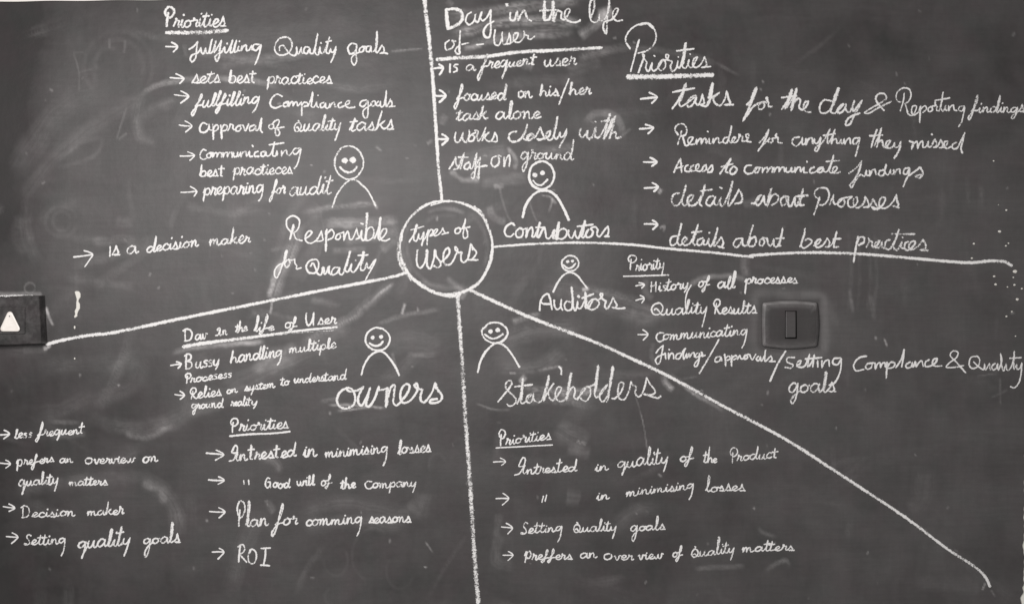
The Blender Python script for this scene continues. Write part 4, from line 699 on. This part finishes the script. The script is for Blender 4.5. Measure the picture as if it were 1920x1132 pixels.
bullet('two line bullet Relies on system to understand ground reality', Ar(328, 739, 346, 741, (338, 733), (338, 748), 2.8),
    Wd('Relies', 356, 747, 416, 741, 9, 22, 4, w=2.6, sl=.05), Wd('on', 425, 737, 446, 735, 7.5, 14, 4, w=2.5, sl=0), Wd('system', 459, 732, 517, 726, 8, 16, 8, w=2.5, sl=.04), Wd('to', 527, 722, 544, 721, 8, 17, 4, w=2.6, sl=0), Wd('understand', 551, 718, 650, 711, 8, 18, 4, w=2.6, sl=.06), Wd('ground', 359, 765, 419, 763, 8, 17, 11, w=2.6, sl=.04), Wd('realiT', 433, 761, 472, 759, 7.5, 17, 4, w=2.5, sl=.05, read='r of reality'), Wd('y', 472, 759, 485, 758, 8, 10, 6, w=2.5, sl=.1, read='reality'))
note('underlined_heading', 'underlined heading Priorities below the title owners', 'chalk writing', [
    Wd('P', 433, 810, 449, 809, 12, 26, 5, w=2.9, sl=0, read='P of Priorities'), Wd('riorities', 449, 807, 542, 802, 10.5, 25, 5, w=2.8, sl=.05, read='Priorities'), Ln('underline', [(431, 817), (470, 813.5), (510, 812), (544, 808.5)], 4.0, 3.6, 1.1)], HED)
bullet('bullet line Intrested in minimising losses, under owners', Ar(387, 849, 420, 852, (405, 843), (404, 862), 3.2),
    Wd('J', 430, 863, 452, 862, 14, 30, 5, w=3.2, sl=0, read='I of Intrested'), Wd('nTresTed', 450, 862, 556, 855, 12, 27, 5, w=3.1, sl=.02, read='Intrested'), Wd('in', 570, 856, 596, 855, 14, 22, 5, w=3.2, sl=.06), Wd('minimisin9', 610, 857, 727, 848, 10.5, 20, 22, w=2.9, sl=.04, read='minimising'), Wd('losses', 746, 850, 809, 846, 11, 25, 5, w=2.8, sl=.04))
bullet('bullet line ditto Good will of the Company', Ar(391, 899, 421, 900, (410, 893), (409, 907), 3.0), Ln('ditto_mark', [(457, 900), (458, 907)], 3, 3, 1), Ln('ditto_mark', [(466, 899), (467, 908)], 3, 3, 1),
    Wd('Good', 498, 914, 544, 913, 9.5, 19, 4, w=2.8, sl=0), Wd('will', 557, 910, 590, 909, 9.5, 19, 4, w=2.8, sl=0), Wd('of', 602, 910, 622, 909, 10, 18, 5, w=2.7, sl=0), Wd('the', 639, 915, 667, 914, 9, 22, 4, w=2.9, sl=0), Wd('K', 684, 915, 699, 915, 13, 15, 4, w=2.7, sl=0, read='C of Company'), Wd('ompany', 699, 914, 782, 911, 9, 15, 11, w=2.7, sl=.02, read='Company'))
bullet('bullet line Plan for comming seasons', Ar(393, 958, 422, 959, (410, 951), (411, 970), 2.8),
    Wd('Plan', 444, 986, 504, 984, 13, 40, 6, w=3.0, sl=.02), Wd('for', 517, 985, 559, 982, 12, 36, 17, w=3.0, sl=.14), Wd('commin9', 574, 984, 679, 980, 11, 20, 22, w=2.8, sl=.06, read='comming'), Wd('seasons', 692, 980, 771, 978, 10, 18, 4, w=2.8, sl=.02))
bullet('lowest bullet ROI in capitals under owners', Ar(398, 1034, 420, 1034, (411, 1027), (409, 1047), 3.0),
    Tr('word', 'capital letters "ROI"', RB, '250,930 243,980 240,1035 / 235,935 265,920 280,945 268,972 245,985 | 268,1010 292,1035 / 318,955 302,1000 312,1040 338,1045 356,1010 350,965 325,950 312,962 / 388,945 450,942 / 418,948 415,1000 405,1052 / 385,1055 445,1060', 3.5, .98, '', (446, 1040)))
bullet('bullet line less frequent at the left edge', Ar(-4, 815, 18, 813, (8, 806), (7, 822), 2.8),
    Wd('le55', 28, 821, 61, 819, 9, 19, 4, w=2.5, sl=.02, read='less'), Wd('frequenT', 72, 819, 160, 811, 8.5, 25, 9, w=2.6, sl=.1))
bullet('two line bullet Preferes an overview on quality matters', Ar(-4, 867, 20, 869, (11, 862), (11, 877), 2.7),
    Wd('p', 32, 873, 44, 873, 12, 14, 8, w=2.6, sl=0, read='p of prefers'), Wd('refers', 45, 871, 102, 865, 8, 16, 10, w=2.5, sl=.02, read='prefers'), Wd('an', 112, 867, 137, 866, 8, 12, 4, w=2.5, sl=0), Wd('Overview', 160, 870, 254, 866, 8.5, 14, 4, w=2.8, sl=.03, read='overview'), Wd('on', 268, 866, 296, 864, 10.5, 16, 4, w=2.9, sl=.02),
    Wd('quality', 35, 911, 111, 906, 10, 24, 13, w=2.7, sl=.04), Wd('matters', 130, 910, 202, 908, 7.5, 18, 4, w=2.7, sl=.04))
bullet('bullet line Decision maker, lower left', Ar(6, 949, 28, 952, (17, 944), (17, 958), 2.6),
    Wd('Decision', 41, 969, 142, 966, 9, 23, 4, w=2.5, sl=.02), Wd('maker', 163, 966, 233, 963, 9, 24, 4, w=2.6, sl=.05))
bullet('bullet line Setting quality goals in the lower left corner', Ar(12, 1005, 34, 1006, (23, 998), (22, 1018), 2.7),
    Wd('Settin9', 45, 1021, 124, 1018, 9.5, 22, 22, w=2.6, sl=.02, read='Setting'), Wd('quality', 146, 1027, 247, 1021, 13, 40, 21, w=3.1, sl=.12), Wd('goals', 268, 1018, 338, 1016, 10, 38, 25, w=2.9, sl=.06))

# --- Stakeholders section
note('section_title', 'large grainy chalk title Stakeholders right of bottom line', 'chalk writing', [
    Tr('word', 'handwritten word "Stakeholders"', RS, '270,825 340,740 402,650 390,620 352,640 346,690 400,750 442,800 420,850 380,862 356,847 / 455,840 490,750 507,600 | 497,740 486,828 512,840 | 592,748 552,770 541,820 570,832 602,790 608,745 | 612,802 642,825 682,815 722,700 755,572 | 722,720 705,815 | 735,745 802,645 | 752,722 762,790 790,812 | 850,742 872,690 840,685 816,740 826,800 862,817 908,800 942,680 965,547 | 932,740 916,810 | 940,735 985,682 1002,720 992,780 1022,800 | 1110,680 1062,720 1056,790 1100,817 1142,770 1142,690 1108,680 1180,662 1217,560 1222,477 | 1207,620 1187,740 1202,780 1235,765 | 1310,660 1252,720 1232,780 1262,822 1302,780 1342,650 1360,487 | 1337,650 1312,800 1300,825 / 1350,790 1380,790 1442,720 1460,650 1430,640 1407,720 1422,790 1466,800 1512,720 1530,632 | 1545,662 1582,680 | 1572,740 1600,775 1628,758 1662,680 1680,592 | 1705,645 1762,730 1722,757 1652,750 | 1790,785 1812,770 / 430,680 595,660 / 850,490 872,522 870,565', 3.9, .78, '507,620 492,800 / 752,590 712,790 / 963,560 922,790 / 1220,490 1192,730 / 1360,500 1318,760', (935, 740))], TTL)
note('underlined_heading', 'underlined heading Priorities below the title Stakeholders', 'chalk writing', [
    Wd('P', 937, 835, 951, 834, 14, 31, 5, w=2.6, sl=-.02, read='P of Priorities'), Wd('riorities', 949, 833, 1033, 823, 9.5, 24, 5, w=2.4, sl=.05, read='Priorities'), Ln('underline', [(930, 839), (980, 836.5), (1036, 833.5)], 2.8, 2.8, 1.05)], HED)
bullet('bullet line Intrested in quality of the Product', Ar(925, 865.5, 948, 865, (938, 858), (940, 872), 2.4),
    Wd('J', 966, 890, 990, 886, 12, 30, 5, w=2.5, sl=.1, read='I of Intrested'), Wd('ntrested', 987, 888, 1082, 882, 9, 26, 4, w=2.5, sl=.04, read='Intrested'), Wd('in', 1116, 883, 1141, 880, 9, 15, 4, w=2.5, sl=.05), Wd('quality', 1157, 877, 1255, 866, 12, 33, 16, w=2.6, sl=.04), Wd('of', 1275, 864, 1301, 863, 10, 27, 12, w=2.6, sl=.06), Wd('the', 1319, 867, 1346, 866, 8, 26, 4, w=2.6, sl=.04),
    Wd('P', 1370, 868, 1386, 866, 12, 28, 5, w=2.4, sl=-.05, read='P of Product'), Wd('roducT', 1382, 864, 1461, 857, 9, 22, 4, w=2.5, sl=.04, read='Product'))
bullet('bullet line ditto in minimising losses, under Stakeholders', Ar(930, 934, 954, 934, (943, 924), (942, 946), 2.7), Ln('ditto_mark', [(1019, 929), (1016, 941)], 2.6, 2.6, 1), Ln('ditto_mark', [(1025, 927), (1022, 939)], 2.6, 2.6, 1),
    Wd('in', 1119, 937, 1143, 934, 9, 15, 4, w=2.5, sl=.05), Wd('minimisin9', 1174, 929, 1302, 915, 8.5, 17, 20, w=2.5, sl=.05, read='minimising'), Wd('losses', 1324, 921, 1397, 919, 9, 27, 4, w=2.5, sl=.04))
bullet('bullet line Setting quality goals, under Stakeholders', Ar(940, 987, 961, 989, (949, 980), (952, 1000), 2.4),
    Wd('Settin9', 977, 1001, 1055, 994, 8.5, 23, 19, w=2.5, sl=.04, read='Setting'), Wd('Xuality', 1075, 997, 1158, 993, 9, 21, 16, w=2.5, sl=.04), Wd('goals', 1182, 995, 1247, 992, 8.5, 27, 16, w=2.5, sl=.04))
bullet('lowest bullet line preffers an over view of quality matters', Ar(943, 1040, 962, 1040, (953, 1033), (952, 1050), 2.4),
    Wd('p', 984, 1046, 998, 1046, 14, 16, 8, w=2.5, sl=.02, read='p of preffers'), Wd('reffers', 998, 1048, 1073, 1047, 8.5, 19, 6, w=2.5, sl=.02, read='preffers'), Wd('an', 1087, 1046, 1120, 1045, 9, 12, 4, w=2.5, sl=0), Wd('Over', 1133, 1049, 1188, 1048, 8.5, 14, 4, w=2.5, sl=0, read='over'), Wd('view', 1197, 1048, 1243, 1046, 9, 15, 4, w=2.5, sl=0), Wd('of', 1261, 1044, 1281, 1043, 9, 20, 8, w=2.5, sl=.05), Wd('Xuality', 1295, 1044, 1379, 1034, 9, 27, 14, w=2.5, sl=.04), Wd('matters', 1392, 1034, 1489, 1030, 8.5, 26, 4, w=2.5, sl=.05))

# --- smiling stick figures
def figure(label, view, head, eyes, er, smile, should, w, pr, sw):
    ox, oy, k = view
    cx = ox+(head[0]+head[1])/2*k; cy = oy+(head[2]+head[3])/2*k; rx = (head[1]-head[0])/2*k; ry = (head[3]-head[2])/2*k
    root = empty('smiley_figure', (X(cx), 0, Z(cy))); tag(root, label, 'chalk drawing', 'smiling chalk figures')
    S = Strokes(cx, cy); pts = []
    for i in range(19):
        a = math.radians(-60+i*20+random.uniform(-2, 2)); r_ = 1+random.gauss(0, .016)+(.02 if i > 16 else 0)
        pts.append((cx+rx*r_*math.cos(a), cy+ry*r_*math.sin(a)))
    S.add(pts, w, pr); S.build('head_outline', root)
    for e in eyes:
        S = Strokes(cx, cy); ex, ey = ox+e[0]*k, oy+e[1]*k; r_ = er*k
        S.add([(ex-r_*.5, ey+r_*.1), (ex+r_*.1, ey-r_*.35), (ex+r_*.5, ey), (ex, ey+r_*.4), (ex-r_*.4, ey)], r_*1.1, 1.15); S.build('eye', root)
    S = Strokes(cx, cy); S.add(parse(smile, *view)[0], sw, pr*1.05, endw=sw*1.15); S.build('smile', root)
    S = Strokes(cx, cy); S.add(parse(should, *view)[0], w*1.02, pr); S.build('shoulders', root)
figure('smiling figure with oval head and narrow shoulders, above Responsible', (540, 180, .17668), (497, 800, 530, 885), [(602, 686), (688, 680)], 40, '550,755 600,800 650,812 700,795 738,745', '472,1180 520,1050 580,960 640,905 700,888 770,930 850,1010 930,1165', 3.8, .86, 4.2)
figure('bold smiling figure above the word Contributors', (940, 280, .1237), (418, 800, 185, 603), [(508, 392), (622, 357)], 42, '482,475 530,530 600,545 650,510 700,460', '325,1030 360,880 440,740 540,650 650,630 740,640 830,710 930,870 1025,1075', 5.0, 1.12, 3.8)
figure('smallest smiling figure, above the word Auditors', R7, (634, 798, 510, 662), [(690, 568), (737, 563)], 18, '652,600 690,632 730,625 768,585', '552,860 590,780 650,700 712,672 780,700 830,760 880,825', 3.7, 1.05, 3.2)
figure('round headed smiling figure above the word owners', (600, 600, .106), (805, 1232, 138, 535), [(930, 305), (1080, 292)], 42, '875,405 940,445 1000,455 1070,430 1115,375', '735,965 780,800 880,640 1000,560 1110,560 1220,660 1330,820 1400,975', 4.1, 1.1, 3.6)
figure('smiling figure right of bottom line, above Stakeholders', RS, (122, 362, 75, 266), [(200, 157), (268, 143)], 24, '145,185 200,220 240,225 322,183', '80,545 110,430 180,320 262,268 330,290 400,370 475,495', 4.1, 1.08, 4.2)

# --- paint drips and specks on the board
def blob(name, pts, hh, mat, parent=None, origin=None, seed=0):
    """a flat irregular blob of dried paint: outline in photo pixels, domed"""
    n = len(pts); c = np.mean(pts, axis=0); ox, oy = origin if origin else c
    v = []; 
    for s_, y in ((1, -.0002), (.8, -hh*.7-.0003), (.45, -hh-.0003)):
        for p in pts: q = c+(np.array(p)-c)*s_; v.append(((q[0]-ox)*.001, y, (oy-q[1])*.001))
    v.append(((c[0]-ox)*.001, -hh*1.05-.0003, (oy-c[1])*.001))
    f = []
    for r_ in range(2):
        for i in range(n): j = (i+1) % n; f.append((r_*n+i, r_*n+j, (r_+1)*n+j, (r_+1)*n+i))
    for i in range(n): f.append((2*n+i, 2*n+(i+1) % n, 3*n))
    o = link(name, v, f, mat, parent, True)
    if not parent: o.location = (X(ox), 0, Z(oy))
    return o
def rag(cx, cy, rx, ry, n=14, j=.2): return [(cx+rx*math.cos(i*2*math.pi/n)*(1+random.uniform(-j, j)), cy+ry*math.sin(i*2*math.pi/n)*(1+random.uniform(-j, j))) for i in range(n)]
sp = [(1872, 384, .8), (1887, 394, 1.6), (1874, 434, 2.3), (1891, 456, 1.3), (1886, 461, 1.5), (1903, 509, 3.2), (1900, 520, 1.3), (1864, 518, 1.8), (1867, 533, 2.0), (1889, 538, 1.2), (1902, 534, 1.8), (1916, 541, 1.6), (1907, 561, 2.4), (1897, 584, 1.4), (1887, 593, 1.6), (1904, 630, 1.2), (1826, 457, 1.7), (1822, 484, 1.7), (1863, 302, 1.3)]
ORD = 'topmost second third fourth fifth sixth seventh eighth ninth tenth eleventh twelfth thirteenth fourteenth fifteenth sixteenth seventeenth eighteenth nineteenth'.split()
for q_, (x_, y_, r_) in enumerate(sorted(sp, key=lambda t: t[1])):
    o = blob('paint_speck', rag(x_, y_, r_*1.25, r_, 10), .0005, M_paint)
    where = 'scattered beside the right end of the long chalk line'
    lab = ('tiny' if r_ < 1.7 else 'small') + ' cream paint speck, ' + ORD[q_] + (' from the top' if q_ else '') + ' of those scattered near right edge'
    if r_ == 3.2: lab = 'largest cream paint speck, just past the right line end'
    elif r_ == 2.4: lab = 'second largest cream speck, above the word Quality at right edge'
    elif r_ == 1.3 and y_ == 302: lab = 'lone cream speck high above the others near right edge'
    tag(o, lab, 'paint speck', 'cream paint specks near the right edge')
dr = [(140, 547), (143, 545.5), (148, 546), (151, 550), (151, 557), (148, 561), (147, 565), (150, 570), (150, 578), (147, 583), (145, 588), (145, 593), (140, 596), (139, 593), (141, 589), (140, 583), (143, 577), (143, 567), (144, 561), (142, 554)]
def tri_blob(name, poly, hh, mat, label, cat):
    c = np.mean(poly, axis=0); n = len(poly); me_v = []
    for s_, y in ((0, 0.0), (1, -hh)):
        for i, p in enumerate(poly):
            q = np.array(p, float)
            if s_:
                a_ = np.array(poly[i-1]); b__ = np.array(poly[(i+1) % n]); t_ = b__-a_; nn = np.array([-t_[1], t_[0]])/max(np.linalg.norm(t_), 1e-6); q = q+nn*.8
            me_v.append(((q[0]-c[0])*.001, y, (c[1]-q[1])*.001))
    f = [(i, (i+1) % n, n+(i+1) % n, n+i) for i in range(n)] + [tuple(range(n, 2*n))]
    o = link(name, me_v, f, mat); o.location = (X(c[0]), -.0002, Z(c[1])); tag(o, label, cat); return o
tri_blob('paint_drip', dr, .0006, M_paint, 'wavy upright cream paint drip right of the bell box', 'paint drip')
tag(blob('paint_speck', rag(140, 613.5, 1.8, 3.2, 10), .0005, M_paint), 'cream paint dot directly below the wavy drip', 'paint speck')
tag(blob('paint_speck', rag(140, 672, 1.5, 1.8, 10), .0005, M_paint), 'cream paint dot under the sloping line near bell box', 'paint speck')

# ------------------------------------------------------------------ fittings set on the board
def loft(rings, cap=True):
    v = [p for r_ in rings for p in r_]; n = len(rings[0]); f = []
    for k in range(len(rings)-1):
        for i in range(n): j = (i+1) % n; f.append((k*n+i, (k*n)+j, (k+1)*n+j, (k+1)*n+i))
    if cap: f.append(tuple((len(rings)-1)*n+i for i in range(n)))
    return v, f
def at_h(px, py, h, ox, oy):
    """photo pixel seen on a face that stands h metres proud of the board"""
    k = 1-h/D
    return ((px-960)*.001*k-(ox-960)*.001, -h, (566-py)*.001*k-(566-oy)*.001)
def rounded(x0, x1, y0, y1, r, bow=(0, 0, 0, 0), n=5, m=8):
    """outline in pixels, clockwise from top left; bow = outward bulge of top, right, bottom, left"""
    out = []
    def side(ax, ay, bx, by, nx, ny, bw):
        for i in range(1, m):
            t_ = i/m; s_ = 4*t_*(1-t_)*bw; out.append((ax+(bx-ax)*t_+nx*s_, ay+(by-ay)*t_+ny*s_))
    def corner(cx, cy, a0):
        for i in range(n+1):
            a = math.radians(a0+90*i/n); out.append((cx+r*math.cos(a), cy+r*math.sin(a)))
    corner(x0+r, y0+r, 180); side(x0+r, y0, x1-r, y0, 0, -1, bow[0])
    corner(x1-r, y0+r, 270); side(x1, y0+r, x1, y1-r, 1, 0, bow[1])
    corner(x1-r, y1-r, 0); side(x1-r, y1, x0+r, y1, 0, 1, bow[2])
    corner(x0+r, y1-r, 90); side(x0, y1-r, x0, y0+r, -1, 0, bow[3])
    return out
def inset(poly, d):
    c = np.mean(poly, axis=0); P = np.array(poly); w_ = P[:, 0].max()-P[:, 0].min(); h_ = P[:, 1].max()-P[:, 1].min()
    return [(c[0]+(p[0]-c[0])*(1-2*d/w_), c[1]+(p[1]-c[1])*(1-2*d/h_)) for p in poly]
def quad_px(x0, x1, y0, y1, h_): return [at_h(x0, y0, h_, 1481, 608), at_h(x0, y1, h_, 1481, 608), at_h(x1, y1, h_, 1481, 608), at_h(x1, y0, h_, 1481, 608)], [(0, 1, 2, 3)]
# light switch
root = empty('light_switch', (X(1481), 0, Z(608))); tag(root, 'square light switch painted over black, right of Quality Results', 'light switch')
ox, oy = 1481, 608
outl = rounded(1429, 1533, 566, 650, 5, (3, 3, 4, 1))
rings = []
for d_, h_ in ((0, .0), (0, .0045), (1.0, .0062), (4.5, .0085), (7, .0092)):
    rings.append([at_h(x_, y_, h_, ox, oy) for x_, y_ in inset(outl, d_)])
# hole for the rocker: rings run in from the rim to the hole edge, then down
def rect_like(poly, x0, x1, y0, y1):
    P = np.array(poly); a, b2 = P[:, 0].min(), P[:, 0].max(); c2, d2 = P[:, 1].min(), P[:, 1].max(); out = []
    cx, cy = (a+b2)/2, (c2+d2)/2
    for p in poly:
        u = (p[0]-cx)/((b2-a)/2); v_ = (p[1]-cy)/((d2-c2)/2); m_ = max(abs(u), abs(v_)); u /= m_; v_ /= m_
        out.append(((x0+x1)/2+u*(x1-x0)/2, (y0+y1)/2+v_*(y1-y0)/2))
    return out
mid = inset(outl, 16); hole = rect_like(outl, 1472.2, 1494.2, 582.6, 635.0)
rings.append([at_h(x_, y_, .0094, ox, oy) for x_, y_ in mid]); rings.append([at_h(x_, y_, .0094, ox, oy) for x_, y_ in hole])
rings.append([at_h(x_, y_, .003, ox, oy) for x_, y_ in hole])
v, f = loft(rings, cap=False)
n_r = len(outl); pd = []
for k_, base_d in enumerate((0.0, .0, .07, .10, .05, .028, .02, .0)):
    for (x_, y_) in outl:
        top = max(0, 1-(y_-566)/14); bottom = max(0, 1-(650-y_)/10); left = max(0, 1-(x_-1429)/8); right = max(0, 1-(1533-x_)/8)
        e_ = (1.9*top + .8*bottom + 1.2*left + .25*right + .15)
        pd.append(base_d*e_*random.uniform(.75, 1.25) if 1 < k_ < 5 else base_d)
link('face_plate', v, f, M_board, root, attrs={'dust': pd})
link('gap_floor', *quad_px(1470, 1496, 580, 636, .0032), M_black, root)
# rocker: tilted, bottom edge pressed out
rk = rounded(1473.1, 1492.2, 583.2, 632.6, 1.2, n=2, m=6)
def rh(py, base): return base-.003+.008*max(0, (py-584)/48)
r1 = [at_h(x_, y_, .0035, ox, oy) for x_, y_ in rk]
r2 = [at_h(x_, y_, rh(y_, .0098), ox, oy) for x_, y_ in inset(rk, .3)]
r3 = [at_h(x_, y_, rh(y_, .0104), ox, oy) for x_, y_ in inset(rk, 1.6)]
v, f = loft([r1, r2, r3]); link('rocker', v, f, M_board, root, attrs={'dust': [.0]*len(r1)+[.10 if p_[0] < -.001*5 else .045 for p_ in r2]+[.045]*len(r3)})

# bell box with the white push at the left edge
root = empty('bell_switch_box', (X(15), 0, Z(600))); tag(root, 'black painted box with white triangular bell push, left edge', 'bell switch')
ox, oy = 15, 600
hb = .028
fr = [(-52, 553.5), (73.5, 554), (78.5, 644), (-50, 648)]
def subdiv(poly, m=10):
    out = []
    for i in range(len(poly)):
        a = np.array(poly[i], float); b2 = np.array(poly[(i+1) % len(poly)], float)
        for k in range(m): out.append(tuple(a+(b2-a)*k/m))
    return out
frp = subdiv(fr)
def wob(P, a): return [(p[0]+random.uniform(-a, a), p[1]+random.uniform(-a, a)) for p in P]
kk = 1-hb/D
bot = [((p[0]-960)*kk+960, (p[1]-566)*kk+566) for p in frp]
rings = [[at_h(x_, y_, 0, ox, oy) for x_, y_ in bot], [at_h(x_, y_, hb-.0012, ox, oy) for x_, y_ in wob(frp, .25)], [at_h(x_, y_, hb, ox, oy) for x_, y_ in inset(wob(frp, .2), 1.4)]]
v, f = loft(rings); link('box_cover', v, f, M_cover, root)
pl = rounded(-18, 47, 575, 626, 2.5)
v, f = loft([[at_h(x_, y_, hb, ox, oy) for x_, y_ in pl], [at_h(x_, y_, hb+.0018, ox, oy) for x_, y_ in pl], [at_h(x_, y_, hb+.0026, ox, oy) for x_, y_ in inset(pl, 1.2)]])
link('button_surround', v, f, M_cover, root)
def tri(cx, top, bot_, hw_t, hw_b, r, n=6):
    C = [(cx-.5, top+r+1, r+.6), (cx+hw_b-r, bot_-r, r), (cx-hw_b+r, bot_-r, r)]; out = []
    for (x_, y_, rr), a0, a1 in zip(C, (-155, -25, 90), (-25, 90, 205)):
        for i in range(n+1): a = math.radians(a0+(a1-a0)*i/n); out.append((x_+rr*math.cos(a), y_+rr*math.sin(a)))
    return out
tp = tri(19, 583.5, 621.5, 6, 18.6, 5.2)
h0 = hb+.0026
rings = [[at_h(x_, y_, h_, ox, oy) for x_, y_ in inset(tp, d_)] for d_, h_ in ((0, h0-.001), (0, h0+.0045), (.6, h0+.0060), (1.8, h0+.0068), (4.5, h0+.0064), (10, h0+.0060))]
v, f = loft(rings); pb = link('push_button', v, f, M_white, root, True)
sc_ = rag(17.5, 592.5, 1.2, 1.2, 12, .02)
v, f = loft([[at_h(x_, y_, h0+.0062, ox, oy) for x_, y_ in sc_], [at_h(x_, y_, h0+.0078, ox, oy) for x_, y_ in sc_]])
o = link('pilot_hole', v, f, M_metal, pb)
# chalk dust lying along the box's top edge
root2 = empty('dust_ridge', (X(40), 0, Z(553))); tag(root2, 'line of white chalk dust along bell box top edge', 'chalk dust')
S = Strokes(40, 553)
S.add([(-20, 554.5), (0, 554.5), (20, 554.6), (45, 554.0), (60, 553.6), (73, 553.5)], 2.6, .62, var=.5)
S.add([(0, 557), (8, 557)], 1.8, .5); S.add([(20, 556.5), (30, 556.5)], 1.8, .4)
o = S.build('dust_line', root2); o.location = (0, -hb+.0, 0)
o.location.y = -(hb)
root2['label'] = 'line of white chalk dust along bell box top edge'

# ------------------------------------------------------------------ fresh dust fallen and rubbed round the strokes
hist = np.zeros(PX.shape)
fp = np.array(FRESH); ix = ((fp[:, 0]-gx[0])/STEP).astype(int); iy = ((fp[:, 1]-gy[0])/STEP).astype(int)
ok = (ix >= 0) & (ix < PX.shape[1]) & (iy >= 0) & (iy < PX.shape[0]); np.add.at(hist, (iy[ok], ix[ok]), fp[ok, 2])
def blur(A, sx, sy, dx=0):
    for ax, sg in ((1, sx), (0, sy)):
        r_ = int(sg*3)+1; kx = np.arange(-r_, r_+1); kr = np.exp(-.5*(kx/sg)**2); kr /= kr.sum(); out = np.zeros_like(A)
        for q, wgt in zip(kx, kr): out += wgt*np.roll(A, q, axis=ax)
        A = out
    return A
near = blur(hist, 1.6, 1.6); low = np.roll(blur(hist, 3.5, 5), 3, axis=0)
rub = blur(hist, 12, 2.2)*np.clip(wnoise((120, 50), 41)*2.6-1.35, 0, 1)
dust += .020*np.minimum(near, 2.2)/1.0*(.3+1.4*grainmap) + .016*np.minimum(low, 2)*(.3+1.4*grainmap) + .035*np.minimum(rub, 2)*(.2+1.6*grainmap)
dust = np.clip(dust, 0.0, 0.8)

# ------------------------------------------------------------------ wall and blackboard
def quad_box(x0, x1, z0, z1, y0, y1):
    v = [(x, y, z) for y in (y0, y1) for z in (z0, z1) for x in (x0, x1)]
    f = [(0, 1, 3, 2), (5, 4, 6, 7), (0, 4, 5, 1), (2, 3, 7, 6), (0, 2, 6, 4), (1, 5, 7, 3)]
    return v, f
v, f = quad_box(-2.2, 2.2, -1.4, 1.4, 0.003, 0.10)
tag(link('wall', v, f, M_wall), kind='structure')

# painted edge: straight top edge that slopes off the frame, ragged right edge with chips
H, W = PX.shape
vz = vnoise((30, 30), 8)
topy = 3.4 - 0.011*np.clip(gx, -300, 400) + 0.5*np.sin(gx*.05)
topy = np.where(gx > 330, topy - (gx-330)*.004, topy)
warpx = PX.copy(); warpy = PY.copy()
t = (gy-gy[0])/(gy[-1]-gy[0])
warpy = topy[None, :]*(1-t[:, None]) + gy[-1]*t[:, None]
redge = 1925.5 - 6*np.clip((gy-500)/500, 0, 1) + 0.8*np.sin(gy*.11) + .7*np.sin(gy*.37+1)
for c_, wd, dp in ((1118, 12, 6.0), (1018, 5, 2.0), (1096, 6, 2.5), (1062, 4, -1)):
    redge -= dp*np.exp(-((gy-c_)/wd)**2)
k0 = W-14
tt = np.clip((np.arange(W)-k0)/(W-1-k0), 0, 1)
warpx = PX + (redge[:, None]-gx[-1])*tt[None, :]
# the dust map is read at the warped places
ji = np.clip(np.interp(warpy, gy, np.arange(H)), 0, H-1)
ii = np.clip(np.interp(warpx, gx, np.arange(W)), 0, W-1)
j0 = np.floor(ji).astype(int); i0 = np.floor(ii).astype(int); j1 = np.minimum(j0+1, H-1); i1 = np.minimum(i0+1, W-1); fj = ji-j0; fi = ii-i0
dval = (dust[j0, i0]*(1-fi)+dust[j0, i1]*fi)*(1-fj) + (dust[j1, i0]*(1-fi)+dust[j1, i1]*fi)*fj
relief = 0.0006*(vnoise((160, 120), 9)-.5) + .00025*(vnoise((40, 40), 10)-.5)
co_ = np.stack([(warpx-960)*.001, -0.0*warpx + relief*0.5, (566-warpy)*.001], axis=-1).reshape(-1, 3)
idx = np.arange(H*W).reshape(H, W)
faces = np.stack([idx[:-1, :-1], idx[1:, :-1], idx[1:, 1:], idx[:-1, 1:]], axis=-1).reshape(-1, 4)
# rim back to the wall
ring = list(idx[0, :]) + list(idx[1:, -1]) + list(idx[-1, -2::-1]) + list(idx[-2:0:-1, 0])
rv = co_[ring].copy(); rv[:, 1] = 0.0031
base = len(co_); allv = np.vstack([co_, rv]); n_ = len(ring)
rim = np.array([[ring[k], ring[(k+1) % n_], base+(k+1) % n_, base+k] for k in range(n_)])
allf = np.vstack([faces, rim])
me = bpy.data.meshes.new('blackboard')
me.vertices.add(len(allv)); me.vertices.foreach_set('co', allv.astype(np.float32).ravel())
me.loops.add(len(allf)*4); me.loops.foreach_set('vertex_index', allf.astype(np.int32).ravel())
me.polygons.add(len(allf)); me.polygons.foreach_set('loop_start', np.arange(0, len(allf)*4, 4, dtype=np.int32)); me.polygons.foreach_set('loop_total', np.full(len(allf), 4, dtype=np.int32))
me.update(calc_edges=True); me.validate()
at = me.attributes.new('dust', 'FLOAT', 'POINT'); at.data.foreach_set('value', np.concatenate([dval.ravel(), np.full(n_, .03)]).astype(np.float32))  # attribute holds chalk dust and the painted light falloff
me.materials.append(M_board)
bb = bpy.data.objects.new('blackboard', me); col.objects.link(bb)
tag(bb, 'large black painted blackboard smudged with chalk dust, filling the wall', 'blackboard')
